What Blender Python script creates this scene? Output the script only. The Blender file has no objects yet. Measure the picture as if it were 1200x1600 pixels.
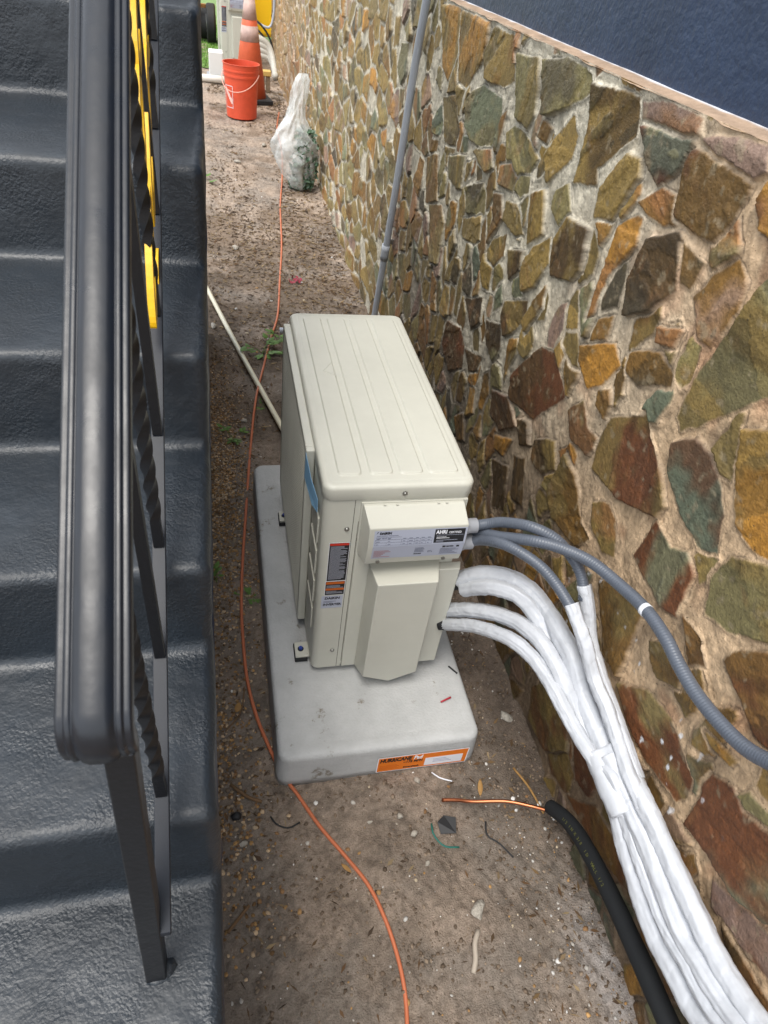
import bpy, bmesh, math, random
import numpy as np
from mathutils import Vector, Matrix
random.seed(7)
rng = np.random.default_rng(11)
sc = bpy.context.scene
COL = sc.collection

# ---------------------------------------------------------------- camera, sky, sun, exposure
cam_d = bpy.data.cameras.new('camera')
cam = bpy.data.objects.new('camera', cam_d); COL.objects.link(cam)
cam.location = (-0.2038, -1.1407, 1.7912)
cam.rotation_euler = (0.847928, -0.118890, -0.194100)
cam_d.sensor_fit = 'VERTICAL'; cam_d.sensor_height = 36.0
cam_d.lens = 36.0 * 1050.1 / 1600
cam_d.clip_start = 0.02; cam_d.clip_end = 400
cam_d.dof.use_dof = True; cam_d.dof.focus_distance = 1.9; cam_d.dof.aperture_fstop = 11
sc.camera = cam

SUN_EL, SUN_AZ = 68.0, 225.0      # azimuth measured clockwise from +Y
world = bpy.data.worlds.new('World'); sc.world = world; world.use_nodes = True
wn = world.node_tree.nodes; wl = world.node_tree.links
for n in list(wn): wn.remove(n)
sky = wn.new('ShaderNodeTexSky'); sky.sky_type = 'NISHITA'; sky.sun_disc = False
sky.sun_elevation = math.radians(SUN_EL); sky.sun_rotation = math.radians(SUN_AZ)
sky.dust_density = 2.5; sky.air_density = 1.0
hs = wn.new('ShaderNodeHueSaturation'); hs.inputs['Saturation'].default_value = 0.45
bg = wn.new('ShaderNodeBackground'); bg.inputs['Strength'].default_value = 0.15
wo = wn.new('ShaderNodeOutputWorld')
mxs = wn.new('ShaderNodeMix'); mxs.data_type = 'RGBA'; mxs.inputs[0].default_value = 0.6; mxs.inputs[7].default_value = (7.4, 7.7, 8.1, 1)   # thin even cloud over the clear sky
wl.new(sky.outputs[0], hs.inputs['Color']); wl.new(hs.outputs[0], mxs.inputs[6]); wl.new(mxs.outputs[2], bg.inputs['Color']); wl.new(bg.outputs[0], wo.inputs['Surface'])
sd = bpy.data.lights.new('sun', 'SUN'); sd.energy = 1.5; sd.angle = math.radians(30); sd.color = (1, 0.95, 0.88)
sun = bpy.data.objects.new('sun', sd); COL.objects.link(sun)
_a = math.radians(SUN_AZ); _e = math.radians(SUN_EL)
_d = Vector((math.sin(_a)*math.cos(_e), math.cos(_a)*math.cos(_e), math.sin(_e)))
sun.rotation_euler = _d.to_track_quat('Z', 'Y').to_euler()
sc.view_settings.view_transform = 'Standard'; sc.view_settings.look = 'None'
sc.view_settings.exposure = 0.92; sc.view_settings.gamma = 1.0
sc.view_settings.use_curve_mapping = False

# ---------------------------------------------------------------- helpers
def lin(h):
    h = h.lstrip('#'); h = h if len(h) == 6 else ''.join(x+x for x in h); c = [int(h[i:i+2], 16)/255 for i in (0, 2, 4)]
    return tuple(((x+0.055)/1.055)**2.4 if x > 0.04045 else x/12.92 for x in c)

_T = {}
def vnoise(x, y, seed=0):
    if seed not in _T: _T[seed] = np.random.default_rng(seed+1000).random((256, 256)).astype(np.float32)
    t = _T[seed]
    xi = np.floor(x).astype(np.int64); yi = np.floor(y).astype(np.int64)
    fx = x-xi; fy = y-yi
    fx = fx*fx*(3-2*fx); fy = fy*fy*(3-2*fy)
    a = t[xi & 255, yi & 255]; b = t[(xi+1) & 255, yi & 255]; c = t[xi & 255, (yi+1) & 255]; d = t[(xi+1) & 255, (yi+1) & 255]
    return (a*(1-fx)+b*fx)*(1-fy)+(c*(1-fx)+d*fx)*fy          # 0..1
def fbm(x, y, seed=0, o=4, g=0.5):
    s = 0; amp = 1; tot = 0
    for k in range(o):
        s = s+amp*(vnoise(x*2**k+17.3*k, y*2**k+5.1*k, seed+k)-0.5); tot += amp; amp *= g
    return s/tot*2                                             # about -1..1
def sstep(a, b, x):
    t = np.clip((x-a)/(b-a), 0, 1); return t*t*(3-2*t)

def mat(name, color, rough=0.6, metal=0.0, spec=0.5, bump=None, bscale=200, noise=None, nscale=20, coat=0.0, vcol=False, alpha=1.0, trans=0.0, col2=None, bdist=0.001, bdetail=5, rvar=0.0, bvor=None, spots=None):
    m = bpy.data.materials.new(name); m.use_nodes = True
    nt = m.node_tree; p = nt.nodes['Principled BSDF']
    c = lin(color) if isinstance(color, str) else color
    p.inputs['Base Color'].default_value = (*c, 1)
    p.inputs['Roughness'].default_value = rough; p.inputs['Metallic'].default_value = metal
    p.inputs['Specular IOR Level'].default_value = spec; p.inputs['Coat Weight'].default_value = coat
    p.inputs['Alpha'].default_value = alpha; p.inputs['Transmission Weight'].default_value = trans
    tc = nt.nodes.new('ShaderNodeTexCoord')
    src = None
    if vcol:
        at = nt.nodes.new('ShaderNodeAttribute'); at.attribute_name = 'Col'; src = at.outputs['Color']
        nt.links.new(src, p.inputs['Base Color'])
    if noise:
        nz = nt.nodes.new('ShaderNodeTexNoise'); nz.inputs['Scale'].default_value = nscale; nz.inputs['Detail'].default_value = 8; nz.inputs['Roughness'].default_value = 0.65
        nt.links.new(tc.outputs['Object'], nz.inputs['Vector'])
        mx = nt.nodes.new('ShaderNodeMix'); mx.data_type = 'RGBA'
        rp = nt.nodes.new('ShaderNodeMapRange'); rp.inputs[1].default_value = 0.35; rp.inputs[2].default_value = 0.68
        nt.links.new(nz.outputs['Fac'], rp.inputs[0]); nt.links.new(rp.outputs[0], mx.inputs[0])
        if col2 is not None:
            c2 = lin(col2) if isinstance(col2, str) else col2
            mx.inputs[6].default_value = (*c, 1); mx.inputs[7].default_value = (*[a*(1-noise)+b*noise for a, b in zip(c, c2)], 1)
        elif vcol:
            mx.blend_type = 'MULTIPLY'; 
            rp.inputs[3].default_value = 0; rp.inputs[4].default_value = noise
            nt.links.new(src, mx.inputs[6]); mx.inputs[7].default_value = (0.35, 0.33, 0.3, 1)
        else:
            mx.inputs[6].default_value = (*c, 1); mx.inputs[7].default_value = (*[x*(1-noise) for x in c], 1)
        nt.links.new(mx.outputs[2], p.inputs['Base Color'])
        if rvar:
            rr = nt.nodes.new('ShaderNodeMapRange'); rr.inputs[1].default_value = .3; rr.inputs[2].default_value = .7
            rr.inputs[3].default_value = rough-rvar; rr.inputs[4].default_value = rough+rvar
            nt.links.new(nz.outputs['Fac'], rr.inputs[0]); nt.links.new(rr.outputs[0], p.inputs['Roughness'])
    if bump:
        bn = nt.nodes.new('ShaderNodeTexNoise'); bn.inputs['Scale'].default_value = bscale; bn.inputs['Detail'].default_value = bdetail
        nt.links.new(tc.outputs['Object'], bn.inputs['Vector'])
        b = nt.nodes.new('ShaderNodeBump'); b.inputs['Strength'].default_value = bump; b.inputs['Distance'].default_value = bdist
        hsrc = bn.outputs['Fac']
        if bvor:
            vo = nt.nodes.new('ShaderNodeTexVoronoi'); vo.feature = 'SMOOTH_F1'; vo.inputs['Scale'].default_value = bvor; vo.inputs['Smoothness'].default_value = 0.4
            wz = nt.nodes.new('ShaderNodeMix'); wz.data_type = 'VECTOR'; wz.inputs[0].default_value = 0.012
            nt.links.new(tc.outputs['Object'], wz.inputs[4]); nt.links.new(bn.outputs['Color'], wz.inputs[5]); nt.links.new(wz.outputs[1], vo.inputs['Vector'])
            mk = nt.nodes.new('ShaderNodeTexNoise'); mk.inputs['Scale'].default_value = 9; nt.links.new(tc.outputs['Object'], mk.inputs['Vector'])
            mr = nt.nodes.new('ShaderNodeMapRange'); mr.inputs[1].default_value = .40; mr.inputs[2].default_value = .62; mr.inputs[3].default_value = .25; mr.inputs[4].default_value = 1.6
            nt.links.new(mk.outputs['Fac'], mr.inputs[0])
            mu = nt.nodes.new('ShaderNodeMath'); mu.operation = 'MULTIPLY'; nt.links.new(vo.outputs['Distance'], mu.inputs[0]); nt.links.new(mr.outputs[0], mu.inputs[1])
            sb = nt.nodes.new('ShaderNodeMath'); sb.operation = 'SUBTRACT'; nt.links.new(bn.outputs['Fac'], sb.inputs[0]); nt.links.new(mu.outputs[0], sb.inputs[1]); hsrc = sb.outputs[0]
        nt.links.new(hsrc, b.inputs['Height']); nt.links.new(b.outputs[0], p.inputs['Normal'])
    if spots:
        sc_, thr, scol = spots            # dust, specks and smudges: (scale, threshold, colour)
        sn = nt.nodes.new('ShaderNodeTexNoise'); sn.inputs['Scale'].default_value = sc_; sn.inputs['Detail'].default_value = 10; sn.inputs['Roughness'].default_value = .72
        nt.links.new(tc.outputs['Object'], sn.inputs['Vector'])
        sr = nt.nodes.new('ShaderNodeMapRange'); sr.inputs[1].default_value = thr; sr.inputs[2].default_value = thr+.06; nt.links.new(sn.outputs['Fac'], sr.inputs[0])
        sm = nt.nodes.new('ShaderNodeMix'); sm.data_type = 'RGBA'; nt.links.new(sr.outputs[0], sm.inputs[0])
        lk = p.inputs['Base Color'].links
        if lk: nt.links.new(lk[0].from_socket, sm.inputs[6])
        else: sm.inputs[6].default_value = (*c, 1)
        sm.inputs[7].default_value = (*lin(scol), 1); nt.links.new(sm.outputs[2], p.inputs['Base Color'])
    return m

def tag(o, label=None, cat=None, group=None, kind=None):
    if label: o['label'] = label
    if cat: o['category'] = cat
    if group: o['group'] = group
    if kind: o['kind'] = kind
    return o
def empty(name, loc, label, cat, group=None):
    o = bpy.data.objects.new(name, None); COL.objects.link(o); o.location = loc
    o.empty_display_size = 0.05
    return tag(o, label, cat, group)
def mesh_obj(name, verts, faces, m, parent=None, smooth=False, loc=None):
    me = bpy.data.meshes.new(name); me.from_pydata([tuple(map(float, v)) for v in verts], [], [tuple(f) for f in faces]); me.update()
    return link_mesh(name, me, m, parent, smooth, loc)
def link_mesh(name, me, m, parent=None, smooth=False, loc=None):
    for mm in (m if isinstance(m, list) else [m]): me.materials.append(mm)
    if smooth: me.shade_smooth()
    o = bpy.data.objects.new(name, me); COL.objects.link(o)
    if parent: o.parent = parent
    if loc: o.location = loc
    return o
def bm_obj(name, bm, m, parent=None, smooth=False, bevel=0, seg=2, loc=None, angle=35):
    bmesh.ops.recalc_face_normals(bm, faces=bm.faces)
    me = bpy.data.meshes.new(name); bm.to_mesh(me); bm.free()
    o = link_mesh(name, me, m, parent, smooth or bevel > 0, loc)
    if bevel:
        md = o.modifiers.new('bevel', 'BEVEL'); md.width = bevel; md.segments = seg; md.limit_method = 'ANGLE'; md.angle_limit = math.radians(28); md.harden_normals = True
    return o
def box(bm, x0, x1, y0, y1, z0, z1):
    vs = [bm.verts.new((x, y, z)) for z in (z0, z1) for y in (y0, y1) for x in (x0, x1)]
    for f in ((0, 2, 3, 1), (4, 5, 7, 6), (0, 1, 5, 4), (1, 3, 7, 5), (3, 2, 6, 7), (2, 0, 4, 6)): bm.faces.new([vs[i] for i in f])
    return vs
def cyl(bm, c, r, h, axis='Z', n=24, r2=None):
    r2 = r if r2 is None else r2
    rot = {'Z': Matrix(), 'X': Matrix.Rotation(math.pi/2, 4, 'Y'), 'Y': Matrix.Rotation(-math.pi/2, 4, 'X')}[axis]
    M = Matrix.Translation(c) @ rot @ Matrix.Translation((0, 0, h/2))
    return bmesh.ops.create_cone(bm, cap_ends=True, segments=n, radius1=r, radius2=r2, depth=h, matrix=M)
def lathe(bm, prof, c=(0, 0, 0), n=48, close=False):
    rings = []
    for r, z in prof:
        rings.append([bm.verts.new((c[0]+r*math.cos(2*math.pi*k/n), c[1]+r*math.sin(2*math.pi*k/n), c[2]+z)) for k in range(n)])
    for a, b in zip(rings, rings[1:]):
        for k in range(n): bm.faces.new((a[k], a[(k+1) % n], b[(k+1) % n], b[k]))
    return rings
def crom(P, n=12):
    P = np.array(P, float); Q = np.vstack([2*P[0]-P[1], P, 2*P[-1]-P[-2]]); out = []
    for i in range(1, len(Q)-2):
        for t in np.linspace(0, 1, n, endpoint=False):
            a, b, c, d = Q[i-1], Q[i], Q[i+1], Q[i+2]
            out.append(0.5*((2*b)+(c-a)*t+(2*a-5*b+4*c-d)*t*t+(3*b-a-3*c+d)*t**3))
    out.append(Q[-2]); return np.array(out)
def resample(P, step):
    d = np.r_[0, np.cumsum(np.linalg.norm(np.diff(P, axis=0), axis=1))]
    s = np.linspace(0, d[-1], max(4, int(d[-1]/step)))
    return np.stack([np.interp(s, d, P[:, k]) for k in range(3)], 1), s
def tube_data(ctrl, r, step=0.006, n=16, disp=None, smooth_n=12, spline=True, caps=True, prof=None, twist=None):
    P = crom(ctrl, smooth_n) if spline else np.array(ctrl, float)
    P, s = resample(P, step)
    T = np.gradient(P, axis=0); T /= np.linalg.norm(T, axis=1)[:, None]
    up = np.array([0, 0, 1.]) if abs(T[0][2]) < 0.9 else np.array([1., 0, 0])
    N = np.cross(T[0], up); N /= np.linalg.norm(N); fr = []
    for i in range(len(P)):
        N = N-T[i]*(N@T[i]); N /= np.linalg.norm(N); fr.append((N.copy(), np.cross(T[i], N)))
    V = []; th = np.linspace(0, 2*np.pi, n, endpoint=False)
    for i in range(len(P)):
        rr = r(s[i]/s[-1]) if callable(r) else r
        a = th+(twist(s[i]) if twist else 0)
        rad = rr*(prof if prof is not None else np.ones(n))
        if disp is not None: rad = rad+disp(s[i], th)
        V.append(P[i]+np.cos(a)[:, None]*rad[:, None]*fr[i][0]+np.sin(a)[:, None]*rad[:, None]*fr[i][1])
    V = np.concatenate(V); F = []
    for i in range(len(P)-1):
        for k in range(n): F.append((i*n+k, i*n+(k+1) % n, (i+1)*n+(k+1) % n, (i+1)*n+k))
    if caps: F.append(tuple(range(n-1, -1, -1))); F.append(tuple(range((len(P)-1)*n, len(P)*n)))
    return V, F
def tube(name, ctrl, r, m, parent=None, **k):
    V, F = tube_data(ctrl, r, **k); return mesh_obj(name, V, F, m, parent, smooth=True)
def join_data(L):
    V = []; F = []; o = 0
    for v, f in L:
        V.append(np.asarray(v)); F += [tuple(i+o for i in q) for q in f]; o += len(v)
    return np.concatenate(V), F
def grid_mesh(name, X, Y, Z, m, parent=None, col=None, extra=None, flip=False):
    """X,Y,Z 2-D arrays -> smooth quad sheet, per-vertex colour in attribute Col"""
    h, w = X.shape
    V = np.stack([X, Y, Z], -1).reshape(-1, 3).astype(np.float32)
    i = np.arange(h*w).reshape(h, w)
    F = np.stack([i[:-1, :-1], i[:-1, 1:], i[1:, 1:], i[1:, :-1]], -1).reshape(-1, 4)
    if flip: F = F[:, ::-1]
    return raw_mesh(name, [V], [F], [col.reshape(-1, 3)] if col is not None else None, m, parent)
def raw_mesh(name, Vs, Fs, Cs, m, parent=None, smooth=True):
    o = 0; FF = []
    for v, f in zip(Vs, Fs): FF.append(f+o); o += len(v)
    V = np.concatenate(Vs).astype(np.float32); F = np.concatenate(FF).astype(np.int32)
    me = bpy.data.meshes.new(name)
    me.vertices.add(len(V)); me.vertices.foreach_set('co', V.ravel())
    k = F.shape[1]
    me.loops.add(F.size); me.loops.foreach_set('vertex_index', F.ravel())
    me.polygons.add(len(F)); me.polygons.foreach_set('loop_start', np.arange(0, F.size, k, dtype=np.int32))
    me.update(calc_edges=True)
    if Cs is not None:
        C = np.concatenate(Cs); a = me.color_attributes.new('Col', 'FLOAT_COLOR', 'POINT')
        a.data.foreach_set('color', np.c_[C, np.ones(len(C))].astype(np.float32).ravel())
    return link_mesh(name, me, m, parent, smooth)
def text_mesh(name, s, size, m, parent, M, bold=0.0, shear=0.0, sx=1.0, align='LEFT'):
    cu = bpy.data.curves.new('txt', 'FONT'); cu.body = s; cu.size = size; cu.offset = bold; cu.shear = shear; cu.align_x = align
    cu.resolution_u = 2; cu.extrude = 0.00015
    to = bpy.data.objects.new('txt', cu); COL.objects.link(to)
    dg = bpy.context.evaluated_depsgraph_get(); me = bpy.data.meshes.new_from_object(to.evaluated_get(dg))
    bpy.data.objects.remove(to); bpy.data.curves.remove(cu)
    me.transform(M @ Matrix.Diagonal((sx, 1, 1, 1))); me.name = name
    me.materials.clear()
    return link_mesh(name, me, m, parent)
def frame(o, u, v):
    """matrix whose local x runs along u, local y along v, at origin o"""
    u = Vector(u).normalized(); v = Vector(v).normalized(); w = u.cross(v)
    return Matrix(((u.x, v.x, w.x, o[0]), (u.y, v.y, w.y, o[1]), (u.z, v.z, w.z, o[2]), (0, 0, 0, 1)))
def copy_tree(o, parent=None):
    c = o.copy(); COL.objects.link(c)
    if parent: c.parent = parent
    for ch in list(o.children): copy_tree(ch, c)
    return c
def axis_grid(segs):
    """segs: (start, end, step0, growth per metre) -> coordinates"""
    out = []
    for a, b, s, g in segs:
        x = a
        while x < b:
            out.append(x); x += s+g*(x-a)
    out.append(segs[-1][1]); return np.array(out)
# ================================================================ ground (one sheet to the horizon)
XW = 0.655                                   # mortar plane of the stone wall
gx = np.concatenate([-np.geomspace(120, 0.62, 40), axis_grid([(-0.6, -0.36, 0.012, 0), (-0.36, 0.74, 0.0045, 0), (0.74, 1.3, 0.05, 0.3)]), np.geomspace(1.4, 120, 40)])
gy = np.concatenate([-np.geomspace(120, 1.7, 30), axis_grid([(-1.6, -1.15, 0.01, 0), (-1.15, 1.2, 0.0045, 0), (1.2, 12, 0.0045, 0.0035)]), np.geomspace(12.2, 250, 50)])
GX, GY = np.meshgrid(gx, gy)
def ground_h(X, Y):
    near = sstep(14, 11, Y)*sstep(-1.2, -0.6, X+0.0*Y)*1.0
    h = 0.010*fbm(X*5, Y*5, 1, 3)+0.006*fbm(X*22, Y*22, 5, 4)*(0.5+vnoise(X*3, Y*3, 9))
    lump = np.clip(fbm(X*45, Y*45, 12, 3)-0.05, 0, 1)*sstep(-0.25, 0.25, fbm(X*6, Y*6, 13, 2)+0.25*sstep(0.2, 0.45, X))
    h += 0.006*lump+0.0026*fbm(X*70, Y*70, 16, 3)+0.0014*fbm(X*140, Y*140, 17, 2)
    h -= 0.010*sstep(0.25, 0.6, fbm(X*3.3+1.7, Y*2.1, 18, 2))          # trodden hollows
    # raked furrows in the foreground
    fu = np.sin((X*0.85+Y*0.5+0.03*fbm(X*6, Y*6, 21, 2))*190)*sstep(0.1, 0.5, fbm(X*5+3, Y*5, 23, 2)+0.3)*sstep(-0.35, -0.6, Y)
    h += 0.0018*fu*(0.3+1.4*vnoise(X*24, Y*24, 29))+0.0022*fbm(X*34+Y*20, Y*14-X*9, 27, 3)*sstep(-.3, -.5, Y)
    # soil banked up along the two walls
    h += 0.012*sstep(0.56, 0.66, X)+0.014*sstep(-0.19, -0.27, X)*(0.6+0.5*fbm(X*0, Y*7, 31, 3))
    # hollow under the pad's front edge where the cord goes under
    h -= 0.006*np.exp(-((X+0.07)**2+(Y+0.27)**2)/0.003)
    return h*near-0.004
GZ = ground_h(GX, GY)
lumpc = sstep(0.0, 0.35, fbm(GX*38+3, GY*38, 14, 4))*sstep(-0.15, 0.35, fbm(GX*5, GY*5, 15, 3)+0.25*sstep(0.25, 0.5, GX)*sstep(1, .5, GY)+0.35*sstep(1.5, 2.5, GY)*sstep(5, 4, GY))
sand = np.array(lin('#b8a898')); dark = np.array(lin('#7d7064')); grey = np.array(lin('#a1978c')); tan = np.array(lin('#cbb59e'))
w = sstep(-0.3, 0.45, fbm(GX*4, GY*4, 41, 4)+0.25*fbm(GX*30, GY*30, 45, 3))[..., None]
C = sand*(1-w)+grey*w
wd = (sstep(0.30, 0.62, GX)*sstep(1.6, 0.9, GY)*sstep(-0.62, -0.35, GY+0.12*fbm(GX*6, GY*6, 47, 3))*0.75)[..., None]     # darker soil beside the wall
C = C*(1-wd)+dark*wd
wm = (sstep(0.0, 0.5, fbm(GX*5, GY*5, 51, 4)+0.55*sstep(1.0, 2.4, GY)*sstep(5.0, 3.6, GY))*0.55*sstep(0.9, 1.6, GY))[..., None]
C = C*(1-wm)+np.array(lin('#6b5a48'))*wm
ws = (sstep(0.1, 0.5, fbm(GX*60, GY*60, 55, 3))*0.45)[..., None]; C = C*(1-ws)+dark*ws
wl_ = (sstep(0.52, 0.62, GX+0.04*fbm(GX*9, GY*9, 61, 3))*sstep(-0.55, -0.8, GY)*sstep(0.67, 0.63, GX)*(0.45+0.6*vnoise(GX*70, GY*70, 62)))[..., None]   # pale lime spill
C = C*(1-wl_)+np.array(lin('#c9c4c0'))*wl_
C = C*(0.80+0.40*vnoise(GX*160, GY*160, 63))[..., None]*(1-0.28*np.clip(lumpc, 0, 1))[..., None]*np.array([1.03, .97, .90])
C = C*(0.63+0.31*sstep(0.8, 5.0, GY))[..., None]*np.array([.97, 1.0, 1.06])*(1-0.22*sstep(0.05, .5, fbm(GX*7+2, GY*7, 66, 4))*sstep(.5, 0, GY))[..., None]  # soil painted lighter with distance, standing in for open sky light
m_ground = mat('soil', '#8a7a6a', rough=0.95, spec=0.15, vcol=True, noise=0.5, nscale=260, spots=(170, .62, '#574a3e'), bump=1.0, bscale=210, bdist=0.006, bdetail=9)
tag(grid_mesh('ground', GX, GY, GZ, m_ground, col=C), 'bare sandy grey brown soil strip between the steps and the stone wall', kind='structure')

def ico(sub=1):
    bm = bmesh.new(); bmesh.ops.create_icosphere(bm, subdivisions=sub, radius=1); 
    v = np.array([x.co[:] for x in bm.verts]); f = np.array([[q.index for q in p.verts] for p in bm.faces]); bm.free(); return v, f
ICO1 = ico(1); ICO2 = ico(2)
def scatter(name, n, fn, cols, m, base=ICO1, jit=0.25, flat=0.7):
    V = []; F = []; Cc = []
    pts = fn(n); bv, bf = base
    for (x, y, r) in pts:
        s = np.array([rng.uniform(.7, 1.35), rng.uniform(.7, 1.3), rng.uniform(.5, 1)*flat])*r
        a = rng.uniform(0, 6.28); R = np.array([[math.cos(a), -math.sin(a), 0], [math.sin(a), math.cos(a), 0], [0, 0, 1]])
        v = (bv*(1+jit*(rng.random((len(bv), 1))-0.5)*2))*s@R.T
        z = float(ground_h(np.array([x]), np.array([y]))[0])
        V.append(v+np.array([x, y, z+s[2]*0.35])); F.append(bf)
        c = cols[rng.integers(len(cols))]*rng.uniform(.75, 1.2); Cc.append(np.tile(c, (len(bv), 1)))
    return raw_mesh(name, V, F, Cc, m, smooth=False)
m_peb = mat('pebble', '#999', rough=0.85, spec=0.25, vcol=True, noise=0.3, nscale=300)
pebcols = [np.array(lin(c)) for c in ('#9a7a52', '#b08a5a', '#8a6a4a', '#a8957c', '#7a6a5a', '#c2a98a', '#6a5238')]
palecols = [np.array(lin(c)) for c in ('#cfccc6', '#b8b2aa', '#dcdad6', '#a79d90', '#c8b89e')]
soilcols = [np.array(lin(c)) for c in ('#7c6c5c', '#6d5e50', '#8a7a69', '#625446')]
def gravel_pts(n):
    o = []
    while len(o) < n:
        y = rng.uniform(-0.7, 2.2); x = -0.275+abs(rng.normal(0, 0.075))
        if x > -0.11 and y < 1.05 and y > -.27: continue
        d = math.exp(-((y-1.1)/0.65)**2)+0.35*math.exp(-((y+0.25)/0.35)**2)
        if rng.random() < d: o.append((x, y, rng.uniform(0.0025, 0.0062)))
    return o
tag(scatter('gravel', 4300, gravel_pts, pebcols, m_peb), 'small brown and ochre pebbles spilled along the foot of the painted steps', kind='stuff')
def chip_pts(n):
    o = []
    while len(o) < n:
        y = -1.05+rng.exponential(1.7); x = rng.uniform(-0.26, 0.64)
        if y > 9 or (-.11 < x < .455 and -.258 < y < 1.0): continue
        p = 0.3+0.7*(x > 0.4)*(y < 1)+0.3*(y > 1)
        if rng.random() < p: o.append((x, y, min(rng.exponential(0.0014)+0.0009, 0.007)*(1+0.12*max(0, y))))
    return o
tag(scatter('stone_chips', 1200, chip_pts, palecols+pebcols[:3], m_peb), 'tiny pale stone and mortar chips scattered over the soil', kind='stuff')
def clod_pts(n):
    o = []
    while len(o) < n:
        y = -1.05+rng.exponential(1.9); x = rng.uniform(-0.27, 0.65)
        if y > 8 or (-.11 < x < .455 and -.258 < y < 1.0): continue
        if fbm(np.array([x*7]), np.array([y*7]), 71, 2)[0]+0.5*(x > 0.42)*(y < .6)+0.15 > rng.random()*0.8: o.append((x, y, rng.uniform(0.0015, 0.0055)*(1+0.1*max(0, y))))
    return o
tag(scatter('soil_clods', 3000, clod_pts, soilcols, m_peb, jit=0.5), 'loose brown crumbs and clods of soil lying on the strip', kind='stuff')
# leaf litter / mulch
def litter(name, n, fn, cols, L=(0.012, 0.035)):
    V = []; F = []; Cc = []
    for (x, y) in fn(n):
        l = rng.uniform(*L)*(1+0.12*max(0, y)); wd_ = l*rng.uniform(.1, .38); a = rng.uniform(0, 6.28); z = float(ground_h(np.array([x]), np.array([y]))[0])+0.003
        t = rng.uniform(-.35, .35); ca, sa = math.cos(a), math.sin(a); cv = rng.uniform(-.2, .3)*l
        p = [(-l/2, 0, 0), (-l*.1, wd_/2, cv*.4), (l/2, 0, t*l*.5), (-l*.1, -wd_/2, cv*.2)]
        V.append(np.array([(x+ca*q[0]-sa*q[1], y+sa*q[0]+ca*q[1], z+max(0, q[2])) for q in p])); F.append(np.array([[0, 1, 2, 3]]))
        Cc.append(np.tile(cols[rng.integers(len(cols))]*rng.uniform(.7, 1.2), (4, 1)))
    return raw_mesh(name, V, F, Cc, m_leaf, smooth=False)
m_leaf = mat('dry_leaf', '#7a5a3a', rough=0.8, spec=0.2, vcol=True)
def lit_pts(n):
    o = []
    while len(o) < n:
        y = rng.uniform(1.2, 9.5); x = rng.uniform(-0.28, 0.64)
        d = 0.25+0.9*math.exp(-((y-3.4)/1.1)**2)+0.35*(x > 0.3)
        if fbm(np.array([x*6]), np.array([y*4]), 75, 2)[0]*0.7+d-0.2 > rng.random(): o.append((x, y))
    return o
lc = [np.array(lin(c)) for c in ('#54422f', '#6a553a', '#7d6a50', '#3f3328', '#8a785c', '#5d4630', '#4a3a2c')]
tag(litter('leaf_litter', 6500, lit_pts, lc), 'brown mulch and dead leaf litter over the far half of the soil strip', kind='stuff')
def lit2(n):
    o = []
    while len(o) < n:
        y = rng.uniform(-1.0, 1.3); x = rng.uniform(-0.27, 0.63)
        if (-.12 < x < .46 and -.27 < y < 1.0): continue
        if rng.random() < 0.25+0.75*(x < -0.1 or x > 0.42): o.append((x, y))
    return o
tag(litter('twig_litter', 480, lit2, lc, (0.008, 0.03)), 'fine twigs and bark shreds around the concrete pad', kind='stuff')

# individual pale rocks on the soil
m_rock = mat('pale_rock', '#b3aca0', rough=0.9, spec=0.2, noise=0.5, nscale=70, bump=1.0, bscale=160, bdist=0.004, spots=(60, .6, '#6f665a'))
rocks = [(0.3485, -0.649, .023, 'largest white rock chip, on the raked soil in front of the pad'), (0.595, -0.138, .019, 'white mortar lump in the dark soil right of the pad'),
 (0.2753, -0.301, .013, 'pale pointed stone just below the orange pad label'), (0.1222, -0.396, .007, 'small white pebble left of centre below the pad front'),
 (-0.2078, -0.403, .010, 'round pale pebble near the painted steps below the pad'), (0.2058, -0.391, .011, 'grey egg shaped stone below the pad, above the teal wire'),
 (0.2330, -0.442, .010, 'flat pale stone chip left of the black plastic scrap'), (0.2500, -0.520, .008, 'whitish stone chip half buried below the black plastic scrap'),
 (-0.255, 2.40, .022, 'rounded stone beside the white pipe near the steps'), (-0.10, 3.55, .03, 'whitish stone lying left of the orange cord halfway along the strip'),
 (-0.13, 1.50, .017, 'grey stone on the pebbles left of the orange cord'), (-0.02, 5.6, .035, 'whitish stone far along the strip before the bucket'),
 (0.255, 6.2, .035, 'white stone between the bucket and the plastic bag'), (0.325, -0.925, .014, 'white pebble at the very front of the raked soil'), (-0.21, -0.93, .02, 'pale stone at the front beside the foot of the steps')]
for x, y, r, lb in rocks:
    bv, bf = ICO2; v = bv.copy()
    for q_ in range(9):                                  # chip flat facets off the lump
        nq = rng.normal(size=3); nq /= np.linalg.norm(nq); dq = v@nq; v = v-np.clip(dq-rng.uniform(.45, .8), 0, 1)[:, None]*nq
    v = v*(1+0.10*fbm(v[:, :1]*3+x*40, v[:, 1:2]*3+v[:, 2:3]*2, 81, 3))*np.array([r*rng.uniform(1.1, 1.5), r*.9, r*.6]); a = x*30
    v = v@np.array([[math.cos(a), -math.sin(a), 0], [math.sin(a), math.cos(a), 0], [0, 0, 1]]).T
    o = raw_mesh('rock', [v], [bf], None, m_rock, smooth=False); o.location = (x, y, float(ground_h(np.array([x]), np.array([y]))[0])+r*.3)
    tag(o, lb, 'rock', 'pale rocks lying on the soil')

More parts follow.
